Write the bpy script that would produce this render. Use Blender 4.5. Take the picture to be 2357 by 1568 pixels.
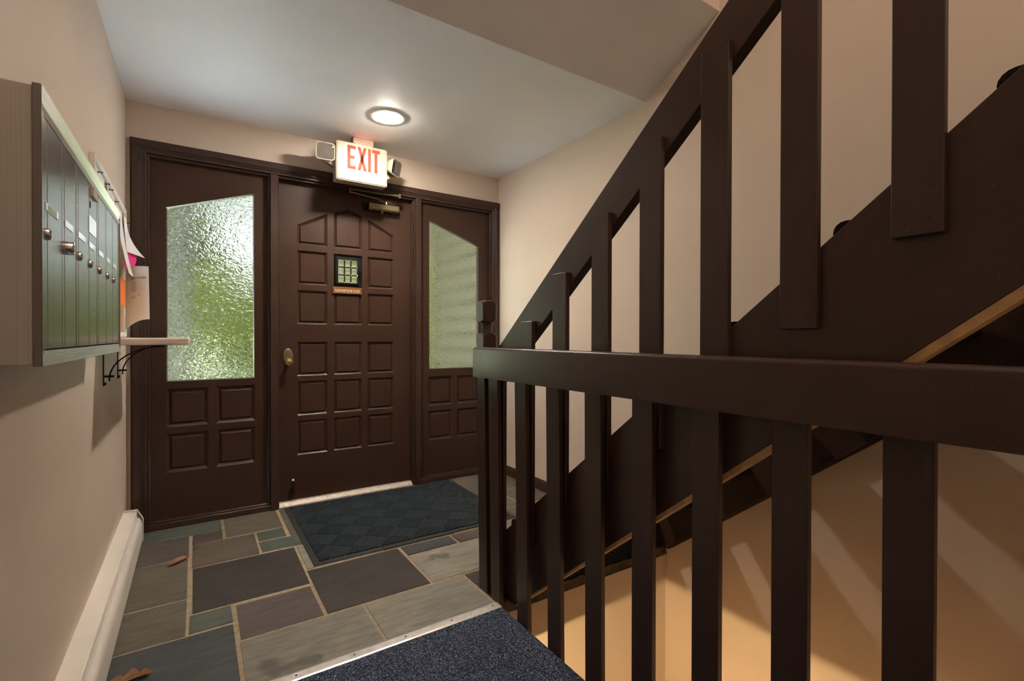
import bpy, bmesh, math, random
from mathutils import Vector, Matrix

random.seed(7)
scene = bpy.context.scene
for o in list(bpy.data.objects):
    bpy.data.objects.remove(o)
COL = scene.collection

# ------------------------------------------------------------------ camera
F_PX = 1110.287
yaw, pit, rol = math.radians(33.3005), math.radians(-0.36966), math.radians(0.10815)
fw = Vector((math.sin(yaw) * math.cos(pit), math.cos(yaw) * math.cos(pit), math.sin(pit)))
rt = Vector((math.cos(yaw), -math.sin(yaw), 0.0))
up = rt.cross(fw)
rt, up = rt * math.cos(rol) + up * math.sin(rol), up * math.cos(rol) - rt * math.sin(rol)
cam_d = bpy.data.cameras.new('camera')
cam_d.sensor_width = 36.0
cam_d.lens = F_PX / 2357.0 * 36.0
cam_d.clip_start = 0.02
cam = bpy.data.objects.new('camera', cam_d)
cam.matrix_world = Matrix(((rt.x, up.x, -fw.x, 0.0), (rt.y, up.y, -fw.y, 0.0), (rt.z, up.z, -fw.z, 1.10), (0, 0, 0, 1)))
COL.objects.link(cam)
scene.camera = cam

# ------------------------------------------------------------------ sky, lamps, exposure
world = bpy.data.worlds.new('sky')
scene.world = world
world.use_nodes = True
bg = world.node_tree.nodes['Background']
bg.inputs['Color'].default_value = (0.88, 0.95, 1.0, 1.0)      # bright overcast sky
bg.inputs['Strength'].default_value = 2.2

scene.cycles.sample_clamp_indirect = 120.0
vs = scene.view_settings
vs.view_transform = 'Standard'
vs.look = 'None'
vs.exposure = 0.0
vs.gamma = 1.0
vs.use_curve_mapping = False

LAMP = (0.957, 2.80, 2.405)        # recessed ceiling light in front of the door
DOWNLIGHT_EMIT = 385.0


def add_light(name, kind, loc, power, color, size=0.1, rot=None):
    d = bpy.data.lights.new(name, kind)
    d.energy = power
    d.color = color
    if kind == 'SUN':
        pass
    elif kind == 'AREA':
        d.shape = 'DISK'
        d.size = size
    else:
        d.shadow_soft_size = size
    o = bpy.data.objects.new(name, d)
    o.location = loc
    if rot:
        o.rotation_euler = rot
    COL.objects.link(o)
    return o


add_light('upper_hall_lamp_light', 'POINT', (0.75, -0.9, 4.55), 84.0, (1.0, 0.85, 0.72), 0.10)
dlb = add_light('recessed_light_beam', 'AREA', (LAMP[0], LAMP[1], LAMP[2] - 0.021), 6.0, (1.0, 0.90, 0.78), 0.13)
dlb.data.spread = math.radians(125)
add_light('lower_hall_lamp_light', 'POINT', (0.50, 0.90, -0.212), 62.0, (1.0, 0.72, 0.37), 0.015)
add_light('stairwell_fill_light', 'POINT', (1.45, -2.3, -0.75), 2.2, (1.0, 0.90, 0.78), 0.06)  # added fill without a fixture, lifts the dark lower walls

sun = add_light('sun', 'SUN', (6, 2, 10), 150.0, (1.0, 0.98, 0.95), 0.01)
sun.data.angle = math.radians(0.6)
sun.rotation_euler = Vector((-1.0, 0.16, -1.85)).to_track_quat('-Z', 'Y').to_euler()   # stands over the right wing, behind the facade
del sun

# ------------------------------------------------------------------ materials
MATS = {}


def nt(name):
    m = bpy.data.materials.new(name)
    m.use_nodes = True
    MATS[name] = m
    t = m.node_tree
    return m, t, t.nodes['Principled BSDF']


def node(t, kind, **kw):
    n = t.nodes.new(kind)
    for k, v in kw.items():
        if k in n.inputs:
            n.inputs[k].default_value = v
        else:
            setattr(n, k, v)
    return n


def coords(t, scale=(1, 1, 1), rot=(0, 0, 0), kind='Object'):
    c = node(t, 'ShaderNodeTexCoord')
    mp = node(t, 'ShaderNodeMapping')
    mp.inputs['Scale'].default_value = scale
    mp.inputs['Rotation'].default_value = rot
    t.links.new(c.outputs[kind], mp.inputs['Vector'])
    return mp.outputs['Vector']


def noise(t, vec, scale, detail=4.0, rough=0.55):
    n = node(t, 'ShaderNodeTexNoise')
    n.inputs['Scale'].default_value = scale
    n.inputs['Detail'].default_value = detail
    n.inputs['Roughness'].default_value = rough
    if vec is not None:
        t.links.new(vec, n.inputs['Vector'])
    return n.outputs['Fac']


def ramp(t, fac, stops):
    r = node(t, 'ShaderNodeValToRGB')
    els = r.color_ramp.elements
    while len(els) < len(stops):
        els.new(0.5)
    for e, (p, c) in zip(els, stops):
        e.position = p
        e.color = (*c, 1.0) if len(c) == 3 else c
    t.links.new(fac, r.inputs['Fac'])
    return r.outputs['Color']


def mix(t, fac, a, b, mode='MIX'):
    m = node(t, 'ShaderNodeMix')
    m.data_type = 'RGBA'
    m.blend_type = mode
    for sock, v in ((m.inputs['Factor'], fac), (m.inputs['A'], a), (m.inputs['B'], b)):
        pass
    fi, ai, bi = m.inputs[0], m.inputs[6], m.inputs[7]
    for s, v in ((fi, fac), (ai, a), (bi, b)):
        if hasattr(v, 'is_output') or isinstance(v, bpy.types.NodeSocket):
            t.links.new(v, s)
        elif isinstance(v, (int, float)):
            s.default_value = v
        else:
            s.default_value = (*v, 1.0)
    return m.outputs[2]


def bump(t, b, h, strength=0.2, dist=0.002):
    n = node(t, 'ShaderNodeBump')
    n.inputs['Strength'].default_value = strength
    n.inputs['Distance'].default_value = dist
    t.links.new(h, n.inputs['Height'])
    t.links.new(n.outputs['Normal'], b.inputs['Normal'])


def flat(name, col, rough=0.5, metal=0.0, vary=0.0, vscale=6.0, bscale=None, bstr=0.15, bdist=0.001, spec=None):
    m, t, b = nt(name)
    b.inputs['Roughness'].default_value = rough
    b.inputs['Metallic'].default_value = metal
    if spec is not None:
        b.inputs['Specular IOR Level'].default_value = spec
    b.inputs['Base Color'].default_value = (*col, 1)
    if vary or bscale:
        v = coords(t)
        if vary:
            c = ramp(t, noise(t, v, vscale), [(0.3, tuple(x * (1 - vary) for x in col)), (0.7, tuple(min(1, x * (1 + vary)) for x in col))])
            t.links.new(c, b.inputs['Base Color'])
        if bscale:
            bump(t, b, noise(t, v, bscale, 3.0), bstr, bdist)
    return m


def wood_paint(name, axis, tilt=0.0, col=(0.046, 0.0230, 0.0155), rough=0.36):
    """dark brown satin paint over softwood; grain runs along axis"""
    m, t, b = nt(name)
    sc = {'X': (1.2, 60, 60), 'Y': (60, 1.2, 60), 'Z': (60, 60, 1.2)}[axis]
    c0 = node(t, 'ShaderNodeTexCoord')
    rm = node(t, 'ShaderNodeMapping')
    rm.inputs['Rotation'].default_value = (tilt, 0, 0)
    t.links.new(c0.outputs['Object'], rm.inputs['Vector'])
    mp = node(t, 'ShaderNodeMapping')
    mp.inputs['Scale'].default_value = sc
    t.links.new(rm.outputs['Vector'], mp.inputs['Vector'])
    g = noise(t, mp.outputs['Vector'], 3.0, 5.0, 0.6)
    big = noise(t, c0.outputs['Object'], 3.5, 3.0)
    c1 = ramp(t, g, [(0.35, tuple(x * 0.90 for x in col)), (0.7, tuple(x * 1.08 for x in col))])
    c2 = mix(t, ramp(t, big, [(0.4, (0, 0, 0)), (0.75, (0.5, 0.5, 0.5))]), c1, tuple(x * y for x, y in zip(col, (1.10, 1.22, 1.3))))
    # few pale scuffs and dust specks
    sp = noise(t, c0.outputs['Object'], 160.0, 1.0, 0.4)
    c3 = mix(t, ramp(t, sp, [(0.765, (0, 0, 0)), (0.80, (0.35, 0.35, 0.35))]), c2, (0.16, 0.13, 0.11))
    t.links.new(c3, b.inputs['Base Color'])
    rr = ramp(t, big, [(0.3, (rough - 0.06,) * 3), (0.7, (rough + 0.10,) * 3)])
    t.links.new(rr, b.inputs['Roughness'])
    bump(t, b, g, 0.22, 0.0012)
    return m


def wall_paint(name, col):
    m, t, b = nt(name)
    v = coords(t)
    n1 = noise(t, v, 1.6, 4.0)
    c = ramp(t, n1, [(0.3, tuple(x * 0.965 for x in col)), (0.7, tuple(min(1, x * 1.025) for x in col))])
    sp = noise(t, v, 90.0, 2.0, 0.5)
    c = mix(t, ramp(t, sp, [(0.79, (0, 0, 0)), (0.83, (0.45, 0.45, 0.45))]), c, tuple(x * 0.6 for x in col))
    t.links.new(c, b.inputs['Base Color'])
    b.inputs['Roughness'].default_value = 0.55
    b.inputs['Specular IOR Level'].default_value = 0.35
    bump(t, b, noise(t, v, 420.0, 3.0), 0.10, 0.0012)
    return m


WALL = wall_paint('tan_wall_paint', (0.66, 0.545, 0.450))
CEIL = wall_paint('white_ceiling_paint', (0.87, 0.87, 0.87))
WX, WY, WZ = (wood_paint('brown_paint_grain_x', 'X'), wood_paint('brown_paint_grain_y', 'Y'), wood_paint('brown_paint_grain_z', 'Z'))
WS = wood_paint('brown_paint_grain_slope', 'Y', math.radians(39.3))
DOORP = wood_paint('brown_door_paint', 'Z', col=(0.050, 0.0245, 0.0160), rough=0.36)
BARE = flat('bare_softwood', (0.50, 0.31, 0.14), 0.65, 0, 0.25, 30, 80, 0.3)
BLACK = flat('black_iron', (0.012, 0.012, 0.012), 0.42, 0.6)
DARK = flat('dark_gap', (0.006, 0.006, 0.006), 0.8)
BRASS = flat('antique_brass', (0.44, 0.35, 0.20), 0.34, 1.0, 0.18, 60)
BRASSD = flat('dull_brass', (0.30, 0.25, 0.15), 0.42, 1.0, 0.2, 60)
STEEL = flat('chrome', (0.75, 0.75, 0.74), 0.16, 1.0)
ALU = flat('worn_aluminium', (0.80, 0.75, 0.71), 0.42, 0.75, 0.12, 40, 200, 0.2)
PLASTIC = flat('cream_plastic', (0.36, 0.31, 0.235), 0.22, spec=0.3)
WHITEPL = flat('white_plastic', (0.85, 0.84, 0.82), 0.35)
CARD = flat('clear_covered_card', (0.84, 0.84, 0.82), 0.08, spec=0.9)
PAPER = flat('white_paper', (0.84, 0.82, 0.82), 0.65)
PAPERD = flat('cream_paper', (0.80, 0.77, 0.73), 0.65)
ORANGE = flat('orange_paper', (0.85, 0.22, 0.05), 0.6)
PINK = flat('magenta_paper', (0.75, 0.01, 0.20), 0.6)
INK = flat('grey_ink', (0.16, 0.16, 0.17), 0.7)
BLUEINK = flat('blue_ink', (0.09, 0.08, 0.30), 0.7)
PALEINK = flat('pale_ink', (0.52, 0.54, 0.50), 0.7)
CORK = flat('cork', (0.50, 0.33, 0.16), 0.8, 0, 0.3, 140)
SHELFW = flat('pale_painted_board', (0.78, 0.64, 0.57), 0.4)
GREENP = flat('green_pin_plastic', (0.02, 0.12, 0.05), 0.3)
BLUEP = flat('blue_pin_plastic', (0.02, 0.03, 0.35), 0.3)
REDP = flat('red_pin_plastic', (0.60, 0.05, 0.04), 0.3)
RUBBER = flat('black_rubber', (0.022, 0.021, 0.020), 0.65, 0, 0.2, 20)
HEATERP = flat('white_enamel', (0.80, 0.745, 0.67), 0.42, 0, 0.04, 4)
MORTAR = flat('sandy_mortar', (0.34, 0.265, 0.178), 0.9, 0, 0.22, 40, 260, 0.4, 0.002)
ROUGHM = flat('rough_mortar_edge', (0.12, 0.095, 0.06), 0.95, 0, 0.4, 30, 90, 0.9, 0.01)
CONC = flat('slab_underside', (0.62, 0.52, 0.42), 0.8)


def brushed(name, col, rough, axis):
    m, t, b = nt(name)
    sc = {'Z': (400, 400, 2.0), 'Y': (400, 2.0, 400)}[axis]
    v = coords(t, sc)
    g = noise(t, v, 1.0, 4.0, 0.6)
    c = ramp(t, g, [(0.3, tuple(x * 0.88 for x in col)), (0.7, tuple(x * 1.05 for x in col))])
    t.links.new(c, b.inputs['Base Color'])
    b.inputs['Metallic'].default_value = 1.0
    b.inputs['Roughness'].default_value = rough
    b.inputs['Anisotropic'].default_value = 0.5
    bump(t, b, g, 0.05, 0.0004)
    return m


MBDOOR = brushed('brushed_aluminium_doors', (0.50, 0.515, 0.52), 0.25, 'Z')
MBFRAME = brushed('ribbed_aluminium', (0.86, 0.89, 0.87), 0.33, 'Y')
MBBOX = brushed('brown_grey_metal_box', (0.46, 0.43, 0.39), 0.40, 'Z')
MBBOX.node_tree.nodes['Principled BSDF'].inputs['Metallic'].default_value = 0.35
MBRIM = flat('grey_anodised_rim', (0.20, 0.185, 0.17), 0.42, 0.8)

DOORP.node_tree.nodes['Principled BSDF'].inputs['Specular IOR Level'].default_value = 0.32

# plaque wood
m, t, b = nt('plaque_wood')
v = coords(t, (3, 40, 60))
t.links.new(ramp(t, noise(t, v, 4.0), [(0.3, (0.15, 0.055, 0.016)), (0.7, (0.25, 0.10, 0.03))]), b.inputs['Base Color'])
b.inputs['Roughness'].default_value = 0.4
PLAQUE = m
LETTER = flat('pale_letter_paint', (0.75, 0.62, 0.42), 0.5)

# slate: colour comes from each stone's object colour
m, t, b = nt('slate')
oi = node(t, 'ShaderNodeObjectInfo')
v = coords(t)
ad = node(t, 'ShaderNodeVectorMath', operation='ADD')
t.links.new(v, ad.inputs[0])
t.links.new(oi.outputs['Random'], ad.inputs[1])
vm = node(t, 'ShaderNodeMapping')
vm.inputs['Scale'].default_value = (5, 26, 5)
vm.inputs['Rotation'].default_value = (0, 0, 0.5)
t.links.new(ad.outputs[0], vm.inputs['Vector'])
n1 = noise(t, vm.outputs['Vector'], 1.6, 6.0, 0.65)
n2 = noise(t, ad.outputs[0], 5.0, 5.0, 0.6)
c = mix(t, 0.75, oi.outputs['Color'], ramp(t, n1, [(0.25, (0.36, 0.36, 0.36)), (0.75, (1.05, 1.05, 1.05))]), 'MULTIPLY')
c = mix(t, 0.6, c, ramp(t, n2, [(0.3, (0.72, 0.76, 0.80)), (0.7, (1.15, 1.08, 1.0))]), 'MULTIPLY')
n3 = noise(t, ad.outputs[0], 3.2, 3.0, 0.5)
c = mix(t, ramp(t, n3, [(0.62, (0, 0, 0)), (0.66, (0.60, 0.60, 0.60))]), c, (0.040, 0.037, 0.034))
n4 = noise(t, vm.outputs['Vector'], 16.0, 2.0, 0.4)
c = mix(t, ramp(t, n4, [(0.74, (0, 0, 0)), (0.80, (0.30, 0.30, 0.30))]), c, (0.34, 0.30, 0.26))
t.links.new(c, b.inputs['Base Color'])
b.inputs['Roughness'].default_value = 0.52
b.inputs['Specular IOR Level'].default_value = 0.4
bump(t, b, n1, 0.35, 0.003)
SLATE = m

# carpet
m, t, b = nt('blue_loop_carpet')
v = coords(t)
vor = node(t, 'ShaderNodeTexVoronoi')
vor.inputs['Scale'].default_value = 165.0
t.links.new(v, vor.inputs['Vector'])
sp = noise(t, v, 230.0, 2.0, 0.6)
c = ramp(t, sp, [(0.34, (0.018, 0.022, 0.036)), (0.5, (0.075, 0.100, 0.165)), (0.62, (0.21, 0.25, 0.35)), (0.72, (0.62, 0.57, 0.52))])
c = mix(t, 0.8, c, ramp(t, vor.outputs['Distance'], [(0.0, (1.3, 1.3, 1.3)), (0.7, (0.25, 0.25, 0.25))]), 'MULTIPLY')
t.links.new(c, b.inputs['Base Color'])
b.inputs['Roughness'].default_value = 0.95
b.inputs['Specular IOR Level'].default_value = 0.15
inv = node(t, 'ShaderNodeMath', operation='SUBTRACT')
inv.inputs[0].default_value = 1.0
t.links.new(vor.outputs['Distance'], inv.inputs[1])
bump(t, b, inv.outputs[0], 0.9, 0.004)
CARPET = m

m, t, b = nt('mat_fibre')
v = coords(t)
sp = noise(t, v, 420.0, 3.0, 0.7)
c = ramp(t, sp, [(0.3, (0.018, 0.024, 0.030)), (0.55, (0.042, 0.058, 0.070)), (0.75, (0.10, 0.12, 0.13))])
lit = noise(t, v, 55.0, 1.0, 0.3)
c = mix(t, ramp(t, lit, [(0.78, (0, 0, 0)), (0.80, (0.8, 0.8, 0.8))]), c, (0.30, 0.22, 0.13))
t.links.new(c, b.inputs['Base Color'])
b.inputs['Roughness'].default_value = 0.95
b.inputs['Specular IOR Level'].default_value = 0.1
bump(t, b, sp, 0.8, 0.003)
MATF = m

# hammered obscure glass
def rippled_glass(name, depth, scale):
    m, t, b = nt(name)
    b.inputs['Base Color'].default_value = (0.97, 1.0, 0.97, 1)
    b.inputs['Transmission Weight'].default_value = 1.0
    b.inputs['Roughness'].default_value = 0.03
    b.inputs['IOR'].default_value = 1.48
    v = coords(t, (1.0, 1.0, 1.5))
    w = node(t, 'ShaderNodeTexNoise')
    w.inputs['Scale'].default_value = scale
    w.inputs['Detail'].default_value = 1.5
    w.inputs['Roughness'].default_value = 0.45
    w.inputs['Distortion'].default_value = 0.6
    t.links.new(v, w.inputs['Vector'])
    bump(t, b, w.outputs['Fac'], 1.0, depth)
    return m


GLASS = rippled_glass('rippled_obscure_glass', 0.0052, 38.0)
GLASS_FINE = rippled_glass('fine_rippled_glass', 0.0011, 60.0)

m, t, b = nt('clear_lens')
b.inputs['Base Color'].default_value = (0.90, 0.92, 0.96, 1)
b.inputs['Transmission Weight'].default_value = 1.0
b.inputs['Roughness'].default_value = 0.04
LENS = m
REFL = flat('lamp_reflector', (0.85, 0.85, 0.90), 0.30, 1.0)


def emit(name, col, strength, base=None):
    m, t, b = nt(name)
    b.inputs['Base Color'].default_value = (*(base or col), 1)
    b.inputs['Emission Color'].default_value = (*col, 1)
    b.inputs['Emission Strength'].default_value = strength
    return m


LED = emit('led_diffuser', (1.0, 0.90, 0.78), DOWNLIGHT_EMIT)
EXITRED = emit('lit_exit_letters', (1.0, 0.16, 0.08), 0.25, (0.15, 0.034, 0.016))
EXITRED.node_tree.nodes['Principled BSDF'].inputs['Specular IOR Level'].default_value = 0.1
REDGLOW = emit('red_led_slot', (1.0, 0.10, 0.08), 6.0)
LAMPGLASS = emit('lit_lamp_glass', (1.0, 0.85, 0.65), 2.0)
LEAFBR = flat('dry_brown_leaf', (0.22, 0.105, 0.045), 0.7, 0, 0.35, 60)
GRASS = flat('lawn_grass', (0.33, 0.38, 0.19), 0.9, 0, 0.4, 2.0)
PAVE = flat('blue_bounce_paving', (0.42, 0.53, 0.69), 0.9, 0, 0.1, 5.0)  # blued so the light it bounces cools the ceiling
SHRUB = flat('shrub_leaves', (0.31, 0.37, 0.060), 0.6, 0, 0.75, 7.0)
TREEL = flat('tree_leaves', (0.17, 0.20, 0.070), 0.6, 0, 0.7, 5.0)
BARK = flat('grey_bark', (0.06, 0.055, 0.055), 0.9, 0, 0.3, 10.0)
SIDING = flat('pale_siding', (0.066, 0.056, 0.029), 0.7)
TREADC = flat('dark_stair_carpet', (0.024, 0.021, 0.019), 0.95, 0, 0.5, 240, 260, 0.8, 0.003, 0.2)


# ------------------------------------------------------------------ mesh helpers
class MB:
    def __init__(self):
        self.v, self.f = [], []

    def add(self, vs, fs):
        n = len(self.v)
        self.v += [tuple(p) for p in vs]
        self.f += [tuple(i + n for i in q) for q in fs]
        return self

    def box(self, x0, x1, y0, y1, z0, z1):
        return self.add([(x0, y0, z0), (x1, y0, z0), (x1, y1, z0), (x0, y1, z0), (x0, y0, z1), (x1, y0, z1), (x1, y1, z1), (x0, y1, z1)],
                        [(0, 3, 2, 1), (4, 5, 6, 7), (0, 1, 5, 4), (1, 2, 6, 5), (2, 3, 7, 6), (3, 0, 4, 7)])

    def prism(self, poly, axis, a, b):
        """poly: 2-D points; axis X -> (y,z), Y -> (x,z), Z -> (x,y)"""
        def mk(p, h):
            return {'X': (h, p[0], p[1]), 'Y': (p[0], h, p[1]), 'Z': (p[0], p[1], h)}[axis]
        n = len(poly)
        vs = [mk(p, a) for p in poly] + [mk(p, b) for p in poly]
        fs = [tuple(range(n)), tuple(range(2 * n - 1, n - 1, -1))]
        fs += [(i, i + n, (i + 1) % n + n, (i + 1) % n) for i in range(n)]
        return self.add(vs, fs)

    def tube(self, pts, r, n=10, closed_caps=True):
        pts = [Vector(p) for p in pts]
        rings = []
        rs = r if isinstance(r, (list, tuple)) else [r] * len(pts)
        for i, p in enumerate(pts):
            d = (pts[min(i + 1, len(pts) - 1)] - pts[max(i - 1, 0)]).normalized()
            a = d.orthogonal().normalized() if i == 0 else (rings_a - d * rings_a.dot(d)).normalized()
            rings_a = a
            bb = d.cross(a)
            rings.append([p + (a * math.cos(2 * math.pi * k / n) + bb * math.sin(2 * math.pi * k / n)) * rs[i] for k in range(n)])
        vs = [q for rg in rings for q in rg]
        fs = []
        for i in range(len(rings) - 1):
            for k in range(n):
                fs.append((i * n + k, i * n + (k + 1) % n, (i + 1) * n + (k + 1) % n, (i + 1) * n + k))
        fs.append(tuple(range(n - 1, -1, -1)))
        fs.append(tuple((len(rings) - 1) * n + k for k in range(n)))
        return self.add(vs, fs)

    def lathe(self, prof, center, axis='Z', n=24, sx=1.0, sy=1.0):
        """prof: (radius, height) list along axis"""
        def mk(r, h, a):
            x, y = r * math.cos(a) * sx, r * math.sin(a) * sy
            c = center
            return {'Z': (c[0] + x, c[1] + y, c[2] + h), 'X': (c[0] + h, c[1] + x, c[2] + y), 'Y': (c[0] + x, c[1] + h, c[2] + y)}[axis]
        vs = [mk(r, h, 2 * math.pi * k / n) for r, h in prof for k in range(n)]
        fs = []
        for i in range(len(prof) - 1):
            for k in range(n):
                fs.append((i * n + k, i * n + (k + 1) % n, (i + 1) * n + (k + 1) % n, (i + 1) * n + k))
        fs.append(tuple(range(n - 1, -1, -1)))
        fs.append(tuple((len(prof) - 1) * n + k for k in range(n)))
        return self.add(vs, fs)

    def build(self, name, mat, parent=None, bevel=0.0, smooth=False, seg=2):
        me = bpy.data.meshes.new(name)
        off = parent['_at'] if parent is not None and '_at' in parent else (0, 0, 0)
        me.from_pydata([(x - off[0], y - off[1], z - off[2]) for x, y, z in self.v], [], self.f)
        bm = bmesh.new()
        bm.from_mesh(me)
        bmesh.ops.recalc_face_normals(bm, faces=bm.faces)
        bm.to_mesh(me)
        bm.free()
        me.materials.append(mat)
        if smooth:
            me.shade_smooth()
            me.set_sharp_from_angle(angle=math.radians(35))
        o = bpy.data.objects.new(name, me)
        COL.objects.link(o)
        if parent is not None:
            o.parent = parent
            if '_at' in parent:
                o['_at'] = parent['_at']
        if bevel:
            md = o.modifiers.new('bevel', 'BEVEL')
            md.width = bevel
            md.segments = seg
            md.limit_method = 'ANGLE'
            md.angle_limit = math.radians(40)
        return o


def thing(name, label, cat, loc=(0, 0, 0), group=None):
    o = bpy.data.objects.new(name, None)
    o.empty_display_size = 0.05
    o.location = loc
    COL.objects.link(o)
    o['_at'] = tuple(loc)
    o['label'] = label
    o['category'] = cat
    if group:
        o['group'] = group
    return o


def tag(o, label, cat, group=None):
    o['label'] = label
    o['category'] = cat
    if group:
        o['group'] = group
    return o


def struct(o):
    o['kind'] = 'structure'
    return o


def sroot(name, loc=(0, 0, 0)):
    o = bpy.data.objects.new(name, None)
    o.empty_display_size = 0.05
    o.location = loc
    COL.objects.link(o)
    o['_at'] = tuple(loc)
    o['kind'] = 'structure'
    return o


def inset(poly, d):
    """offset a convex CCW polygon inwards"""
    n = len(poly)
    ds = d if isinstance(d, (list, tuple)) else [d] * n
    L = []
    for i in range(n):
        p, q = Vector(poly[i]), Vector(poly[(i + 1) % n])
        e = (q - p).normalized()
        nn = Vector((-e.y, e.x))
        L.append((p + nn * ds[i], e))
    out = []
    for i in range(n):
        p1, e1 = L[i - 1]
        p2, e2 = L[i]
        den = e1.x * e2.y - e1.y * e2.x
        s = ((p2.x - p1.x) * e2.y - (p2.y - p1.y) * e2.x) / den
        out.append(tuple(p1 + e1 * s))
    return out


def rect(x0, x1, z0, z1):
    return [(x0, z0), (x1, z0), (x1, z1), (x0, z1)]


def plate(outer, holes, y0, y1):
    """board in the XZ plane with polygonal holes, front at y0, back at y1"""
    bm = bmesh.new()
    edges = []
    for loop in [outer] + holes:
        vs = [bm.verts.new((x, y0, z)) for x, z in loop]
        for i in range(len(vs)):
            edges.append(bm.edges.new((vs[i], vs[(i + 1) % len(vs)])))
    bmesh.ops.triangle_fill(bm, edges=edges, use_beauty=True, normal=(0, -1, 0))
    bm.verts.index_update()
    mb = MB()
    vs = [tuple(v.co) for v in bm.verts]
    fs = [tuple(v.index for v in f.verts) for f in bm.faces]
    n = len(vs)
    mb.v = vs + [(x, y1, z) for x, y, z in vs]
    mb.f = fs + [tuple(i + n for i in reversed(f)) for f in fs]
    k = 0
    for loop in [outer] + holes:
        m_ = len(loop)
        for i in range(m_):
            a, b_ = k + i, k + (i + 1) % m_
            mb.f.append((a, b_, b_ + n, a + n))
        k += m_
    bm.free()
    return mb


def rings_mesh(loops, cap_last=True, cap_first=False):
    """loops: list of lists of 3-D points (same count)"""
    mb = MB()
    n = len(loops[0])
    vs = [p for lp in loops for p in lp]
    fs = []
    for i in range(len(loops) - 1):
        for k in range(n):
            fs.append((i * n + k, i * n + (k + 1) % n, (i + 1) * n + (k + 1) % n, (i + 1) * n + k))
    if cap_last:
        fs.append(tuple((len(loops) - 1) * n + k for k in range(n)))
    if cap_first:
        fs.append(tuple(range(n - 1, -1, -1)))
    return mb.add(vs, fs)


def raised_panel(poly, face, parent, name='raised_panel', w=0.022, mat=None):
    def lp(d, y):
        return [(x, y, z) for x, z in (inset(poly, d) if d else poly)]
    loops = [lp(0, face + 0.022), lp(0, face + 0.0005), lp(w * 0.07, face + 0.0015), lp(w * 0.54, face + 0.0115), lp(w * 0.62, face + 0.0130), lp(w * 0.66, face + 0.0125), lp(w * 1.0, face + 0.003)]
    return rings_mesh(loops, True).build(name, mat or DOORP, parent)


def text_mesh(txt, width, height, mat, name, parent, place, extrude=0.0006, bold=0.0):
    """flat lettering; place maps local (u,v,w) to scene coordinates"""
    cu = bpy.data.curves.new('txt', 'FONT')
    cu.body = txt
    cu.extrude = 0.0
    cu.offset = bold
    cu.resolution_u = 3
    to = bpy.data.objects.new('txt', cu)
    COL.objects.link(to)
    dg = bpy.context.evaluated_depsgraph_get()
    me0 = bpy.data.meshes.new_from_object(to.evaluated_get(dg))
    vs = [v.co.copy() for v in me0.vertices]
    fs = [tuple(p.vertices) for p in me0.polygons]
    bpy.data.objects.remove(to)
    x0, x1 = min(v.x for v in vs), max(v.x for v in vs)
    y0, y1 = min(v.y for v in vs), max(v.y for v in vs)
    mb = MB()
    n = len(vs)
    pts = [((v.x - x0) / (x1 - x0) * width, (v.y - y0) / (y1 - y0) * height) for v in vs]
    mb.add([place(u, w_, extrude) for u, w_ in pts], fs)
    return mb.build(name, mat, parent)


# ================================================================== STRUCTURE
XL, XR, YF, YB, ZC = -0.318, 2.09, 3.385, -3.2, 2.405
ZLOW, ZTOP = -2.65, 5.15
struct(MB().box(XL - 0.12, XL, YB - 0.12, 3.56, ZLOW, ZTOP).build('wall_left', WALL))
struct(MB().box(XR, XR + 0.12, YB - 0.12, 3.56, ZLOW, ZTOP).build('wall_right', WALL))
struct(MB().box(XL, XR, YB - 0.12, YB, ZLOW, ZTOP).build('wall_back', WALL))
wf = MB().box(XL, XR, YF, 3.56, 2.165, ZTOP)
wf.box(XL, -0.285, YF, 3.56, -0.3, 2.165)
wf.box(2.075, XR, YF, 3.56, -0.3, 2.165)
struct(wf.build('wall_front', WALL))
struct(MB().box(XL, XR, 3.40, 3.56, ZLOW, -0.3).build('wall_basement', WALL))
struct(MB().box(XL, XR, YB, 1.388, ZTOP - 0.05, ZTOP).build('ceiling_upper', CEIL))
hole = [(LAMP[0] + 0.080 * math.cos(2 * math.pi * i / 40), LAMP[1] + 0.080 * math.sin(2 * math.pi * i / 40)) for i in range(40)]
cpl = plate([(XL, 1.834), (XR, 1.834), (XR, YF), (XL, YF)], [hole], ZC, ZC + 0.1)
cpl.v = [(x, y, z) for x, z, y in cpl.v]
ceil = struct(cpl.build('ceiling', CEIL))
MB().prism([(1.834, ZC), (1.388, 2.655), (1.46, 2.78), (1.834, ZC + 0.1)], 'X', XL, XR).build('sloped_soffit', CEIL, ceil)
struct(MB().box(XL, XR, 1.388, 1.50, 2.655, ZTOP).build('wall_upper', WALL))
# roof keeps daylight out of the cavity above the entry ceiling
struct(MB().box(XL - 0.12, XR + 0.12, YB - 0.12, 3.56, ZTOP, ZTOP + 0.1).build('roof', CONC))

# ---- floor: slab + bedded slates
floor = sroot('floor')
slab = MB().box(XL, XR, 1.80, 3.56, -0.30, -0.042)
slab.box(XL, 1.04, YB, 1.69, -0.18, -0.002)
slab.box(0.98, 1.04, YB, 1.69, -0.205, -0.18)
slab.build('concrete_slab', CONC, floor)
bed = MB().box(XL, XR, 1.69, 3.47, -0.042, -0.0035)
bed.box(XL, 1.04, 1.66, 1.69, -0.03, -0.0035)
bed.build('mortar_bed', MORTAR, floor)
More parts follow.
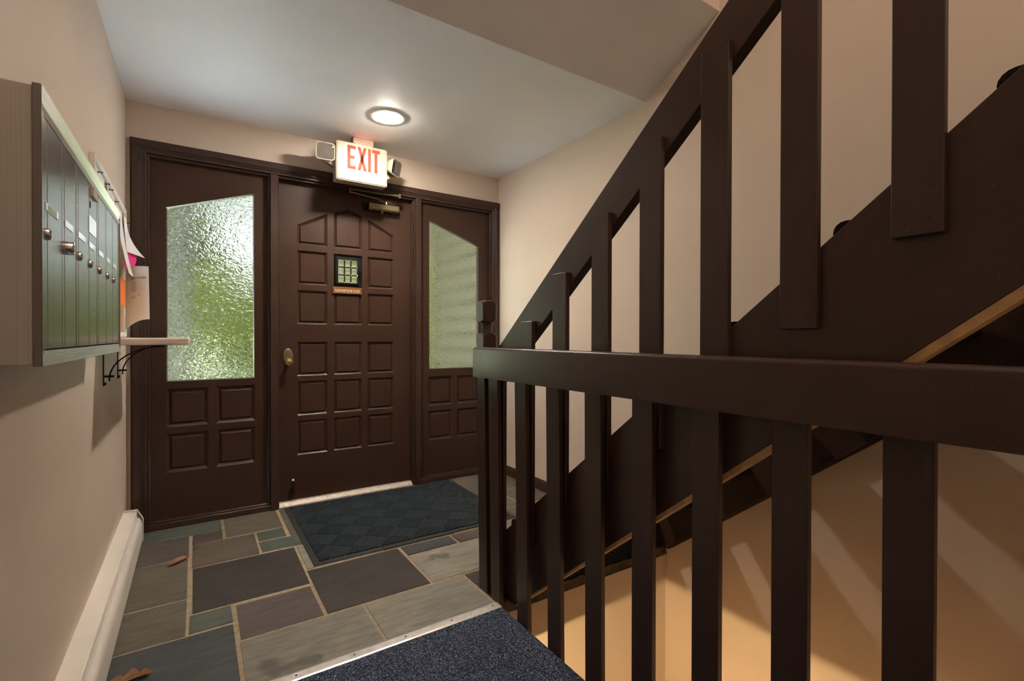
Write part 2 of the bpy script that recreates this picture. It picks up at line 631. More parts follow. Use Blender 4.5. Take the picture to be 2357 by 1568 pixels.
# rough broken edge of the mortar bed above the stair well
rng = random.Random(3)
edge = MB()
N = 60
top, bot, bk = [], [], []
for i in range(N + 1):
    x = 1.06 + (XR - 1.06) * i / N
    dy = rng.uniform(0.0, 0.012)
    top.append((x, 1.690 - dy, -0.003))
    bot.append((x, 1.686 - rng.uniform(0, 0.008), -0.040 - rng.uniform(0, 0.010)))
vsv = top + bot + [(p[0], 1.70, -0.003) for p in top] + [(p[0], 1.70, -0.045) for p in top]
fsv = []
M1 = N + 1
for i in range(N):
    fsv += [(i, i + 1, M1 + i + 1, M1 + i), (i, 2 * M1 + i, 2 * M1 + i + 1, i + 1), (M1 + i, M1 + i + 1, 3 * M1 + i + 1, 3 * M1 + i)]
edge.add(vsv, fsv)
edge.build('mortar_edge', ROUGHM, floor)

BR, GR, PU, DK, LG, BL, OL = (0.150, 0.120, 0.098), (0.118, 0.138, 0.116), (0.112, 0.082, 0.074), (0.062, 0.054, 0.049), (0.330, 0.305, 0.255), (0.075, 0.080, 0.086), (0.155, 0.142, 0.108)
STONES = [  # x0, x1, y0, y1, colour
    (-0.318, 0.128, 3.204, 3.385, GR), (-0.016, 0.127, 3.056, 3.199, PU), (0.140, 0.427, 3.064, 3.385, OL),
    (0.284, 0.423, 2.912, 3.046, (0.10, 0.125, 0.098)), (0.283, 0.56, 2.752, 2.893, (0.112, 0.142, 0.118)), (0.439, 0.80, 2.905, 3.385, OL),
    (-0.318, -0.027, 2.891, 3.198, (0.125, 0.108, 0.095)), (-0.015, 0.275, 2.746, 3.047, BR), (-0.318, -0.030, 2.442, 2.881, OL),
    (-0.012, 0.430, 2.292, 2.731, DK), (0.442, 0.80, 2.436, 2.740, LG), (0.438, 0.880, 2.000, 2.422, DK),
    (0.894, 1.176, 2.315, 2.424, BL), (1.187, 1.45, 2.312, 2.424, PU), (0.892, 1.452, 2.001, 2.300, LG),
    (-0.318, -0.029, 2.136, 2.430, OL), (-0.022, 0.121, 2.141, 2.281, GR), (0.137, 0.426, 1.997, 2.268, (0.125, 0.100, 0.095)),
    (0.580, 1.031, 1.690, 1.982, (0.300, 0.280, 0.235)), (0.131, 0.572, 1.690, 1.985, (0.265, 0.248, 0.205)), (-0.318, 0.120, 1.690, 2.124, BL),
    (1.043, 1.452, 1.700, 1.986, DK), (0.812, 1.22, 2.905, 3.385, BR), (1.232, 1.635, 2.905, 3.385, GR),
    (0.812, 1.22, 2.436, 2.893, DK), (1.232, 1.635, 2.436, 2.893, LG), (1.650, 2.09, 2.944, 3.385, (0.170, 0.148, 0.122)),
    (1.810, 2.09, 2.626, 2.932, BR), (1.650, 1.797, 2.626, 2.932, OL), (1.650, 2.09, 2.312, 2.612, (0.14, 0.125, 0.105)),
    (1.464, 1.637, 2.312, 2.424, LG), (1.464, 1.76, 1.70, 2.300, BL), (1.772, 2.09, 1.70, 2.300, (0.10, 0.12, 0.14))]
rng = random.Random(11)
for (x0, x1, y0, y1, c) in STONES:
    h = rng.uniform(-0.0012, 0.0008)
    j = [rng.uniform(-0.0018, 0.0018) for _ in range(8)]
    pts = [(x0 + 0.0015 + j[0], y0 + 0.0015 + j[1]), (x1 - 0.0015 + j[2], y0 + 0.0015 + j[3]), (x1 - 0.0015 + j[4], y1 - 0.0015 + j[5]), (x0 + 0.0015 + j[6], y1 - 0.0015 + j[7])]
    pts = [(max(XL, min(XR, x)), max(1.69, min(3.385, y))) for x, y in pts]
    o = MB().prism(pts, 'Z', -0.020, h).build('slate_tile', SLATE, floor, bevel=0.002, seg=1)
    o.color = (*c, 1)

# face of the drywall under the slab edge, and the lower hall
wb = struct(MB().box(XL, XR, 1.69, 1.80, ZLOW, -0.042).build('wall_stairwell', WALL))
MB().box(1.06, XR, 1.678, 1.69, -0.118, -0.046).build('drywall_band', WALL, wb)
struct(MB().box(XL, XR, YB, 1.69, ZLOW - 0.1, ZLOW).build('floor_basement', TREADC))

# baseboard on the right wall
bb = MB().prism([(XR, 0.0), (XR - 0.014, 0.0), (XR - 0.014, 0.050), (XR - 0.011, 0.056), (XR - 0.009, 0.066), (XR - 0.004, 0.072), (XR, 0.074)], 'Y', 1.72, 3.37)
struct(bb.build('baseboard_right', WY))

# ================================================================== DOOR WALL
# casing, mullions, sills
trim = sroot('trim_1')


def casing_profile(s):
    return s


jl = MB()
for (xa, xb, yf) in ((-0.298, -0.290, 3.366), (-0.290, -0.256, 3.361), (-0.256, -0.247, 3.366), (-0.247, -0.240, 3.371), (-0.240, -0.226, 3.374), (-0.226, -0.2145, 3.392)):
    jl.box(xa, xb, yf, 3.50, 0.0, 2.196 if xa < -0.25 else 2.15)
jl.build('side_casing', WZ, trim, bevel=0.0015, seg=1)
jr = MB()
for (xa, xb, yf) in ((2.078, 2.0895, 3.366), (2.050, 2.078, 3.361), (2.042, 2.050, 3.366), (2.034, 2.042, 3.371), (2.022, 2.034, 3.374), (2.0125, 2.022, 3.392)):
    jr.box(xa, xb, yf, 3.50, 0.0, 2.196 if xa > 2.05 else 2.15)
jr.build('side_casing', WZ, trim, bevel=0.0015, seg=1)
hc = MB()
for (za, zb, yf) in ((2.190, 2.199, 3.366), (2.157, 2.190, 3.3605), (2.148, 2.157, 3.3655), (2.141, 2.148, 3.3705), (2.128, 2.141, 3.3735), (2.114, 2.128, 3.391)):
    e = 0.0 if za > 2.155 else 0.03
    hc.box(-0.298 + e, 2.0895 - e, yf, 3.50, za, zb)
hc.box(0.443, 1.36, 3.4805, 3.50, 2.10, 2.128)
hc.build('head_casing', WX, trim, bevel=0.0015, seg=1)
ml = MB().box(0.398, 0.443, 3.376, 3.50, 0.0, 2.129)
ml.box(0.385, 0.398, 3.398, 3.50, 0.0, 2.129)
ml.box(0.443, 0.4475, 3.384, 3.50, 0.0, 2.129)
ml.box(0.443, 0.470, 3.4805, 3.50, 0.0, 2.129)
ml.build('mullion', WZ, trim, bevel=0.002, seg=1)
mr = MB().box(1.367, 1.409, 3.376, 3.50, 0.0, 2.129)
mr.box(1.357, 1.367, 3.388, 3.50, 0.0, 2.129)
mr.box(1.347, 1.357, 3.402, 3.50, 0.0, 2.129)
mr.box(1.409, 1.436, 3.410, 3.50, 0.0, 2.129)
mr.box(1.330, 1.347, 3.4805, 3.50, 0.0, 2.129)
mr.build('mullion', WZ, trim, bevel=0.002, seg=1)
for xa, xb in ((-0.226, 0.398), (1.409, 2.022)):
    s = MB().box(xa, xb, 3.386, 3.50, 0.0, 0.033)
    s.box(xa, xb, 3.398, 3.50, 0.033, 0.044)
    s.build('sill', WX, trim, bevel=0.002, seg=1)


def sidelite(name, x0, x1, glass, cols, rows, label, pane):
    w = sroot(name, ((x0 + x1) / 2, 3.42, 0.04))
    holes = [glass] + [rect(a, b_, c_, d_) for a, b_ in cols for c_, d_ in rows]
    plate(rect(x0, x1, 0.042, 2.118), holes, 3.42, 3.466).build('panel_frame', DOORP, w)
    # sloped glazing bead round the pane
    def lp(d, y):
        return [(x, y, z) for x, z in (inset(glass, d) if d else glass)]
    rings_mesh([lp(0, 3.4395), lp(0, 3.4195), lp(0.004, 3.4195), lp(0.009, 3.4375), lp(0.009, 3.4395)], False).build('glazing_bead', DOORP, w)
    mb = MB()
    g2 = inset(glass, 0.001)
    mb.prism(g2, 'Y', 3.440, 3.446)
    gl = mb.build('glass_pane', pane, w)
    gl['label'] = label
    for a, b_ in cols:
        for c_, d_ in rows:
            raised_panel(rect(a, b_, c_, d_), 3.42, w, w=0.029)
    return w


ROWS_S = [(0.575, 0.800), (0.311, 0.538)]
sidelite('window_1', -0.2140, 0.3845, [(-0.143, 0.837), (0.314, 0.837), (0.314, 2.003), (-0.143, 1.848)], [(-0.142, 0.066), (0.105, 0.315)], ROWS_S, 'rippled obscure glass pane with a sloping top edge', GLASS)
sidelite('window_2', 1.4365, 2.0120, [(1.487, 0.851), (1.923, 0.851), (1.923, 1.842), (1.487, 1.999)], [(1.483, 1.690), (1.728, 1.932)], ROWS_S, 'rippled obscure glass pane with a sloping top edge', GLASS_FINE)

# main door
door = sroot('door_1', (0.90, 3.45, 0.03))
FACE = 3.435
CX3 = [(0.562, 0.754), (0.794, 0.987), (1.026, 1.218)]
RZ = [(0.319, 0.546), (0.580, 0.808), (0.842, 1.068), (1.186, 1.410), (1.449, 1.672)]
polys = []
for ci, (a, b_) in enumerate(CX3):
    for ri, (c_, d_) in enumerate(RZ):
        polys.append((ci, ri, rect(a, b_, c_, d_)))
polys.append((0, 5, [(0.562, 1.712), (0.754, 1.712), (0.754, 1.942), (0.562, 1.840)]))
polys.append((1, 5, [(0.795, 1.712), (0.988, 1.712), (0.988, 1.957), (0.8905, 1.990), (0.795, 1.957)]))
polys.append((2, 5, [(1.028, 1.712), (1.219, 1.712), (1.219, 1.842), (1.028, 1.942)]))
plate(rect(0.4485, 1.3465, 0.0292, 2.1275), [p for _, _, p in polys], FACE, FACE + 0.044).build('door_slab', DOORP, door)
for ci, ri, p in polys:
    if (ci, ri) == (1, 4):
        continue
    raised_panel(p, FACE, door)
# little grille window
gw = MB()
A = (0.7945, 0.9865, 1.4495, 1.6715)


def frame(mb, x0, x1, z0, z1, w, y0, y1):
    mb.box(x0, x0 + w, y0, y1, z0, z1)
    mb.box(x1 - w, x1, y0, y1, z0, z1)
    mb.box(x0 + w, x1 - w, y0, y1, z0, z0 + w)
    mb.box(x0 + w, x1 - w, y0, y1, z1 - w, z1)


frame(gw, *A, 0.020, FACE + 0.012, FACE + 0.040)
gframe = gw.build('grille_surround', BLACK, door)
gd = MB()
frame(gd, 0.812, 0.966, 1.465, 1.649, 0.012, FACE - 0.004, FACE + 0.014)
for i in (1, 2):
    xb = 0.824 + (0.954 - 0.824) * i / 3
    zb = 1.477 + (1.637 - 1.477) * i / 3
    gd.box(xb - 0.004, xb + 0.004, FACE + 0.000, FACE + 0.008, 1.477, 1.637)
    gd.box(0.824, 0.954, FACE + 0.001, FACE + 0.007, zb - 0.004, zb + 0.004)
gdoor = gd.build('grille_door', BLACK, gframe, bevel=0.0015, seg=1)
rv = MB()
for i in range(4):
    for k in range(4):
        if i in (0, 3) and k in (0, 3):
            continue
        rv.lathe([(0.0042, 0.0), (0.0035, -0.003), (0.001, -0.0042)], (0.824 + 0.1300 * i / 3, FACE, 1.477 + 0.160 * k / 3), 'Y', 8)
rvo = rv.build('rivet', STEEL, gframe)
rvo['kind'] = 'stuff'
lt = MB().lathe([(0.003, 0.0), (0.003, -0.012), (0.008, -0.014), (0.008, -0.022), (0.004, -0.025)], (0.968, FACE - 0.001, 1.556), 'Y', 12)
lt.box(0.964, 0.982, FACE - 0.008, FACE - 0.002, 1.553, 1.559)
lt.build('latch', BLACK, gframe)
hg = MB()
for z in (1.478, 1.655):
    hg.lathe([(0.005, -0.012), (0.005, 0.012)], (0.8085, FACE - 0.002, z), 'Z', 10)
hg.box(0.8055, 0.8115, FACE - 0.004, FACE + 0.012, 1.478, 1.655)
hg.build('hinge', BLACK, gframe)
m, t, b = nt('frosted_pane')
b.inputs['Base Color'].default_value = (0.62, 0.66, 0.42, 1)
b.inputs['Transmission Weight'].default_value = 0.85
b.inputs['Roughness'].default_value = 0.45
MB().box(0.8145, 0.9665, FACE + 0.020, FACE + 0.024, 1.4695, 1.6515).build('grille_pane', m, gframe)
# plaque
pq = MB().box(0.785, 0.982, FACE - 0.010, FACE - 0.0005, 1.399, 1.446).build('door_plaque', PLAQUE, door, bevel=0.0015, seg=1)
pq['label'] = 'small wooden plaque reading PLEASE KEEP DOOR CLOSED'
text_mesh('PLEASE KEEP DOOR CLOSED', 0.172, 0.019, LETTER, 'lettering', pq, lambda u, v_, w_: (0.800 + u, FACE - 0.0100 - w_, 1.411 + v_), bold=0.008)
for x in (0.7905, 0.9765):
    MB().lathe([(0.0028, 0.0), (0.0024, -0.0012)], (x, FACE - 0.0100, 1.422), 'Y', 8).build('screw', BLACK, pq)
# knob: oval escutcheon + round knob
es = MB().lathe([(0.031, 0.0), (0.031, -0.004), (0.028, -0.0065), (0.020, -0.0072)], (0.5055, FACE, 0.970), 'Y', 28, 1.0, 1.80)
esc = es.build('escutcheon', BRASSD, door, smooth=True)
MB().lathe([(0.013, 0.0), (0.011, -0.020), (0.012, -0.028), (0.021, -0.034), (0.0245, -0.042), (0.0245, -0.050), (0.021, -0.0545), (0.0195, -0.053), (0.018, -0.0535), (0.010, -0.0575), (0.002, -0.0585)],
           (0.5060, FACE - 0.006, 0.940), 'Y', 28).build('knob', BRASS, esc, smooth=True)
# kick-down door holder
ks = MB()
ks.tube([(0.533, FACE - 0.012, 0.074), (0.533, FACE - 0.018, 0.110), (0.5335, FACE - 0.016, 0.162)], [0.006, 0.0045, 0.0042], 8)
ks.tube([(0.514, FACE - 0.003, 0.088), (0.523, FACE - 0.014, 0.084), (0.533, FACE - 0.017, 0.096), (0.543, FACE - 0.014, 0.084), (0.552, FACE - 0.003, 0.088)], 0.0055, 8)
ksb = ks.build('door_holder', BLACK, door)
MB().lathe([(0.004, 0.0), (0.0085, -0.003), (0.0085, -0.007), (0.006, -0.010)], (0.5338, FACE - 0.014, 0.164), 'Y', 14).build('rubber_tip', WHITEPL, ksb)
# closer
cl = MB()
cl.prism([(FACE - 0.058, 2.008), (FACE - 0.050, 2.000), (FACE - 0.012, 2.000), (FACE - 0.012, 2.050), (FACE - 0.052, 2.050), (FACE - 0.060, 2.042)], 'X', 1.020, 1.240)
clo = cl.build('door_closer', BRASSD, door, bevel=0.003)
cp = MB().box(0.992, 1.256, FACE - 0.012, FACE, 1.998, 2.052)
for z in (2.010, 2.040):
    cp.lathe([(0.006, 0.0), (0.005, -0.002)], (1.004, FACE - 0.012, z), 'Y', 10)
cp.build('mounting_plate', BLACK, clo)
MB().lathe([(0.008, -0.016), (0.010, -0.010), (0.010, 0.0)], (1.118, FACE - 0.035, 2.000), 'Z', 12).build('pinion_cap', BRASSD, clo)
ar = MB()
ar.lathe([(0.013, 0.0), (0.013, 0.020), (0.009, 0.024)], (1.150, FACE - 0.035, 2.050), 'Z', 12)
ar.tube([(1.150, FACE - 0.035, 2.066), (1.110, FACE - 0.037, 2.068), (1.090, FACE - 0.041, 2.082), (0.99, FACE - 0.055, 2.086), (0.88, FACE - 0.080, 2.090)], 0.0055, 8)
ar.lathe([(0.008, -0.010), (0.008, 0.024)], (0.880, FACE - 0.080, 2.092), 'Z', 10)
ar.tube([(0.880, FACE - 0.080, 2.108), (1.190, FACE - 0.098, 2.108)], 0.0052, 8)
ar.build('closer_arm', BRASSD, clo)
br = MB().tube([(1.180, FACE - 0.098, 2.108), (1.222, FACE - 0.098, 2.108)], 0.0085, 10)
br.box(1.216, 1.234, FACE - 0.106, FACE - 0.062, 2.094, 2.124)
br.build('arm_bracket', BRASS, clo)

# threshold (aluminium)
th = MB().prism([(3.388, 0.0), (3.390, 0.008), (3.412, 0.026), (3.432, 0.0285), (3.475, 0.0285), (3.475, 0.0)], 'X', 0.4485, 1.3465)
tho = th.build('threshold', flat('worn_threshold', (0.50, 0.43, 0.37), 0.5, 0.3, 0.25, 50, 120, 0.3))
tag(tho, 'worn aluminium threshold strip under the brown front door', 'threshold')
for i in range(6):
    MB().lathe([(0.004, 0.0), (0.003, 0.001)], (0.52 + i * 0.15, 3.423, 0.0274), 'Z', 8).build('screw', BLACK, tho)

# ================================================================== EXIT SIGN
ex = thing('exit_sign', 'illuminated cream EXIT sign with two emergency lamp heads over the door', 'exit sign', (0.917, 3.22, ZC))
X0, X1, Z0, Z1, EY = 0.750, 1.083, 2.107, 2.358, 3.180


def rrect(x0, x1, z0, z1, r, n=4):
    pts = []
    for cx, cz, a0 in ((x1 - r, z0 + r, -90), (x1 - r, z1 - r, 0), (x0 + r, z1 - r, 90), (x0 + r, z0 + r, 180)):
        for i in range(n + 1):
            a = math.radians(a0 + 90 * i / n)
            pts.append((cx + r * math.cos(a), cz + r * math.sin(a)))
    return pts


hs = MB().prism(rrect(X0, X1, Z0, Z1, 0.013), 'Y', EY + 0.004, EY + 0.085)
hs.build('housing', PLASTIC, ex, bevel=0.003)
fc = MB().prism(rrect(X0 + 0.006, X1 - 0.006, Z0 + 0.006, Z1 - 0.006, 0.011), 'Y', EY, EY + 0.006)
fco = fc.build('face_plate', PLASTIC, ex, bevel=0.002)
sm = MB().box(X0 + 0.012, X1 - 0.012, EY - 0.0004, EY + 0.001, Z0 + 0.0445, Z0 + 0.0455)
sm.box(X0 + 0.0115, X0 + 0.0125, EY - 0.0004, EY + 0.001, Z0 + 0.045, Z1 - 0.012)
sm.build('seam', flat('cream_seam', (0.55, 0.48, 0.36), 0.5), fco)
le = MB()
z0, z1 = 2.187, 2.338


def bar(mb, poly):
    mb.prism(poly, 'Y', EY - 0.0010, EY + 0.001)


E0 = 0.820
bar(le, rect(E0, E0 + 0.020, z0, z1))
bar(le, rect(E0 + 0.020, E0 + 0.053, z0, z0 + 0.021))
bar(le, rect(E0 + 0.020, E0 + 0.047, z0 + 0.066, z0 + 0.087))
bar(le, rect(E0 + 0.020, E0 + 0.053, z1 - 0.021, z1))
xm = 0.9135
bar(le, [(0.884, z0), (0.904, z0), (0.9438, z1), (0.9238, z1)])
bar(le, [(0.9245, z0), (0.9445, z0), (0.9045, z1), (0.8845, z1)])
bar(le, rect(0.953, 0.972, z0, z1))
bar(le, rect(0.996, 1.015, z0, z1 - 0.021))
bar(le, rect(0.979, 1.032, z1 - 0.021, z1))
le.build('exit_lettering', EXITRED, ex)
MB().box(0.862, 0.996, 3.198, 3.246, 2.366, ZC).build('canopy', PLASTIC, ex, bevel=0.004)
MB().box(0.875, 0.985, EY + 0.008, EY + 0.020, 2.3575, 2.3605).build('led_slot', REDGLOW, ex)


def lamp_head(cx, cy, cz, yawd, pitchd, side):
    arm = MB()
    xa = X0 if side < 0 else X1
    xo = xa + side * 0.085
    arm.prism([(xa, 2.318), (xa, 2.165), (xo, 2.215), (xo, 2.300)] if side > 0 else [(xa, 2.335), (xo, 2.300), (xo, 2.235), (xa, 2.195)], 'Y', EY + 0.048, EY + 0.082)
    arm.build('lamp_arm', PLASTIC, ex, bevel=0.004)
    R = Matrix.Rotation(math.radians(yawd), 3, 'Z') @ Matrix.Rotation(math.radians(pitchd), 3, 'X')

    def lp(s, d, rr):
        out = []
        for (x, z) in rrect(-s, s, -s * 0.92, s * 0.92, rr, 4):
            p = R @ Vector((x, d, z))
            out.append((cx + p.x, cy + p.y, cz + p.z))
        return out
    h = rings_mesh([lp(0.030, 0.050, 0.018), lp(0.046, 0.030, 0.022), lp(0.056, -0.004, 0.020), lp(0.057, -0.012, 0.020), lp(0.051, -0.012, 0.018), lp(0.051, -0.008, 0.018)], True, True).build('lamp_head', PLASTIC, ex, smooth=True)
    rf = rings_mesh([lp(0.050, -0.0085, 0.018), lp(0.040, 0.006, 0.018), lp(0.020, 0.018, 0.012)], True).build('reflector', REFL, h, smooth=True)
    rings_mesh([lp(0.0505, -0.0095, 0.018), lp(0.0505, -0.0125, 0.018), lp(0.040, -0.0175, 0.018), lp(0.018, -0.0195, 0.010)], True, True).build('lens', LENS, h, smooth=True)


lamp_head(0.686, 3.186, 2.268, -6, 10, -1)
lamp_head(1.142, 3.196, 2.254, 40, 12, 1)

# ================================================================== CEILING LIGHT
dl = thing('recessed_light', 'round lit recessed light in the white ceiling before the exit sign', 'ceiling light', (LAMP[0], LAMP[1], ZC))
def ringed(prof, n=40):
    return rings_mesh([[(LAMP[0] + r_ * math.cos(2 * math.pi * k / n), LAMP[1] + r_ * math.sin(2 * math.pi * k / n), LAMP[2] + h_) for k in range(n)] for r_, h_ in prof], False)


ringed([(0.106, 0.0), (0.106, -0.003), (0.100, -0.0055), (0.080, -0.006), (0.0785, 0.0), (0.0770, 0.010)]).build('trim_ring', WHITEPL, dl, smooth=True)
MB().lathe([(0.0765, 0.015), (0.0765, 0.004), (0.074, -0.006), (0.060, -0.014), (0.035, -0.018), (0.010, -0.0190)], LAMP, 'Z', 40).build('diffuser', LED, dl, smooth=True)
MB().lathe([(0.0795, 0.0155), (0.0795, 0.095)], LAMP, 'Z', 40).build('can', WHITEPL, dl)

# lamps that light the upper and the lower hall, outside the frame
u = thing('hall_lamp', 'round ceiling lamp high above the landing', 'ceiling light', (0.75, -0.9, ZTOP - 0.05))
MB().lathe([(0.16, 0.0), (0.16, -0.03), (0.15, -0.035)], (0.75, -0.9, ZTOP - 0.05), 'Z', 24).build('base', WHITEPL, u)
MB().lathe([(0.145, -0.036), (0.13, -0.08), (0.08, -0.12), (0.01, -0.135)], (0.75, -0.9, ZTOP - 0.05), 'Z', 24).build('lamp_shade', LAMPGLASS, u, smooth=True)

# ================================================================== NEWEL, GUARD RAIL, STAIR
npost = thing('newel_post', 'dark brown square newel post with a notched turned top', 'post', (1.079, 1.818, 0.0))
nb = MB().box(1.045, 1.0895, 1.784, 1.852, -0.004, 1.04)
nb.build('post_shaft', WZ, npost, bevel=0.003)
# turned top: lower block, neck, upper block with rounded shoulders
def sq(s, z, cx=1.079, cy=1.818):
    return [(cx - s, cy - s, z), (cx + s, cy - s, z), (cx + s, cy + s, z), (cx - s, cy + s, z)]


def round_block(z0, z1, name, rtop=True, rbot=True):
    """square block whose ends are turned to a round shoulder"""
    s, n = 0.034, 8
    loops = []

    def ring(z, k, rmax):
        out = []
        for q in range(4 * n):
            a = 2 * math.pi * (q + 0.5) / (4 * n)
            ca, sa = math.cos(a), math.sin(a)
            rs = s / max(abs(ca), abs(sa))
            out.append((1.079 + ca * min(rs, rmax), 1.818 + sa * min(rs, rmax), z))
        return out
    R0 = s * math.sqrt(2)
    seq = []
    if rbot:
        seq += [(z0, 0.020), (z0 + 0.003, 0.034), (z0 + 0.008, 0.041), (z0 + 0.016, R0)]
    else:
        seq += [(z0, R0)]
    if rtop:
        seq += [(z1 - 0.016, R0), (z1 - 0.008, 0.042), (z1 - 0.003, 0.037), (z1, 0.024)]
    else:
        seq += [(z1, R0)]
    loops = [ring(z, 0, r) for z, r in seq]
    return rings_mesh(loops, True, True).build(name, WZ, npost)


round_block(1.040, 1.121, 'lower_block', True, False)
MB().lathe([(0.026, 0.0), (0.0235, 0.010), (0.0235, 0.036), (0.026, 0.047)], (1.079, 1.818, 1.119), 'Z', 16).build('turned_neck', WZ, npost, smooth=True)
round_block(1.164, 1.262, 'finial_block', True, True)
npost.rotation_euler = (math.radians(-1.5), 0, 0)

BY = {k: 1.571 - 0.2015 * k for k in range(-1, 9)}
for k, y in {-1: 1.774, 0: 1.572, 1: 1.3705, 2: 1.1665, 3: 0.965, 4: 0.764, 5: 0.564, 6: 0.362, 7: 0.161, 8: -0.040}.items():
    BY[k] = y
guard = thing('landing_railing', 'dark brown horizontal railing with flat balusters along the carpeted landing', 'railing', (1.04, 1.0, 0.0))
rp = [(1.005, 0.930), (1.043, 0.930), (1.043, 1.0575)] + [(1.016 - 0.011 * math.sin(math.radians(15 * i)), 1.0465 + 0.011 * math.cos(math.radians(15 * i))) for i in range(7)]
MB().prism(rp, 'Y', -1.0, 1.838).build('top_rail', WY, guard, smooth=True)
LEAN = {-1: 0.026, 0: 0.024, 1: 0.016, 2: 0.008, 3: 0.002}
for k, y in BY.items():
    o = MB()
    y1 = y
    dz = LEAN.get(k, 0.0)
    zb, zt = -0.195, 1.040
    # real balusters are slightly out of plumb near the newel post
    vs_ = []
    for (xx, yy, zz) in [(1.0445, y1 - 0.074, zb), (1.0625, y1 - 0.074, zb), (1.0625, y1, zb), (1.0445, y1, zb), (1.0445, y1 - 0.074, zt), (1.0625, y1 - 0.074, zt), (1.0625, y1, zt), (1.0445, y1, zt)]:
        vs_.append((xx, yy + dz * (zz - 0.90) / 1.0, zz))
    o.add(vs_, [(0, 3, 2, 1), (4, 5, 6, 7), (0, 1, 5, 4), (1, 2, 6, 5), (2, 3, 7, 6), (3, 0, 4, 7)])
    o.build('baluster', WZ, guard, bevel=0.0015, seg=1)

stair = thing('staircase', 'dark brown open-riser staircase with slatted balustrade rising along the right wall', 'staircase', (1.55, 1.9, 0.0))
SX0, SX1 = 1.091, 1.129


def topz(y):
    return 1.692 - 0.822 * y


def mid(y):
    return 1.343 - 0.819 * y


def botz(y):
    return 1.319 - 0.808 * y


YE = -1.3
MB().prism([(YE, topz(YE)), (1.905, topz(1.905)), (1.905, 0.002), (1.637, 0.002), (YE, mid(YE))], 'X', SX0, SX1).build('stringer', WS, stair, bevel=0.0012, seg=1)
st = MB().prism([(YE, mid(YE)), (1.637, mid(1.637) - 0.0005), (1.631, botz(1.631)), (YE, botz(YE))], 'X', SX0 + 0.001, SX1)
st.build('bare_edge', BARE, stair)
# wall-side stringer with a small moulding along its lower edge
ws = MB().prism([(YE, topz(YE) - 0.01), (1.905, topz(1.905) - 0.01), (1.905, 0.002), (1.640, 0.002), (YE, 1.309 - 0.789 * YE)], 'X', 2.052, XR)
wst = ws.build('wall_stringer', WS, stair)
wm = MB().prism([(YE, 1.325 - 0.789 * YE), (1.66, 1.325 - 0.789 * 1.66), (1.66, 1.309 - 0.789 * 1.66), (YE, 1.309 - 0.789 * YE)], 'X', 2.040, 2.0515)
wm.build('moulding', WS, wst)
# handrail plank
MB().prism([(YE, 2.497 - 0.8145 * YE), (1.900, 2.497 - 0.8145 * 1.900), (1.900, 2.336 - 0.8145 * 1.900), (YE, 2.336 - 0.8145 * YE)], 'X', SX0, SX1).build('handrail', WS, stair, bevel=0.0015, seg=1)
NAILS = MB()
for k in list(range(-1, 10)):
    y = BY.get(k, 1.571 - 0.2015 * k)
    zt = 1.162 + 0.165 * k
    zb = 0.298 + 0.1642 * k
    o = MB().box(1.073, 1.0905, y - 0.076, y, zb, zt).build('baluster', WZ, stair, bevel=0.0015, seg=1)
    nl = MB()
    for dy, dzz in ((0.020, -0.022), (0.055, -0.012), (0.018, -0.060), (0.022, 0.020 - (zt - zb)), (0.055, 0.030 - (zt - zb)), (0.058, 0.085 - (zt - zb))):
        nl.lathe([(0.0020, 0.0), (0.0016, -0.0004)], (1.0728, y - dy, zt + dzz), 'X', 6)
    nh = nl.build('nail_hole', DARK, o)
    nh['kind'] = 'stuff'
# carpeted treads
for j in range(-5, 7):
    yn, zt = 0.482 + 0.248 * j, 1.344 - 0.203 * j
    if zt < 0.1 or zt > 2.5:
        continue
    hgt, dep = 0.046, 0.275
    pts = []
    for i in range(9):
        a = math.radians(-90 + 180 * i / 8)
        pts.append((yn - hgt / 2 + hgt / 2 * math.cos(a), zt - hgt / 2 + hgt / 2 * math.sin(a)))
    for i in range(9):
        a = math.radians(90 + 180 * i / 8)
        pts.append((yn - dep + hgt / 2 + hgt / 2 * math.cos(a), zt - hgt / 2 + hgt / 2 * math.sin(a)))
    MB().prism(pts, 'X', SX1 + 0.0005, 2.0515).build('tread', TREADC, stair, smooth=True)

# ================================================================== LANDING CARPET + STRIP + MAT
cpt = []
R_ = 0.010
cp_prof = [(XL, 0.0), (XL, 0.007), (1.030, 0.007)]
for i in range(1, 7):
    a = math.radians(90 - 150 * i / 6)
    cp_prof.append((1.030 + 0.013 * math.cos(a), -0.006 + 0.013 * math.sin(a)))
cp_prof += [(1.0405, -0.022), (1.0405, -0.002)]
co = MB().prism(cp_prof, 'Y', YB, 1.652).build('carpet', CARPET)
tag(co, 'dark blue speckled loop carpet covering the landing in the foreground', 'carpet')
ms = MB().prism([(1.648, -0.001), (1.650, 0.0078), (1.656, 0.0095), (1.688, 0.0080), (1.704, 0.0015), (1.704, -0.001)], 'X', -0.230, 1.037)
mso = ms.build('carpet_strip', ALU, None)
tag(mso, 'silvery metal transition strip between the slate floor and the blue carpet', 'metal strip')
for i in range(7):
    MB().lathe([(0.0042, 0.0), (0.003, 0.0012)], (-0.10 + i * 0.185, 1.675, 0.0083), 'Z', 8).build('screw', BLACK, mso)

mat_ = thing('door_mat', 'dark blue-grey ribbed doormat with a black rubber border before the door', 'doormat', (1.05, 2.90, 0.0))
mx0, mx1, my0, my1 = 0.474, 1.640, 2.440, 3.372
bd = MB()
prof = [(0.0, 0.0010), (0.004, 0.0040), (0.028, 0.0060), (0.029, 0.0010)]
OUT = [(mx0, my0), (mx1, my0), (mx1, my1), (mx0, my1)]
def rl(d, z):
    return [(x, y, z) for x, y in inset(OUT, d)]
rings_mesh([rl(0.0, 0.0012), rl(0.002, 0.0045), rl(0.027, 0.0062), rl(0.030, 0.0052), rl(0.040, 0.0030)], True, True).build('rubber_border', RUBBER, mat_)
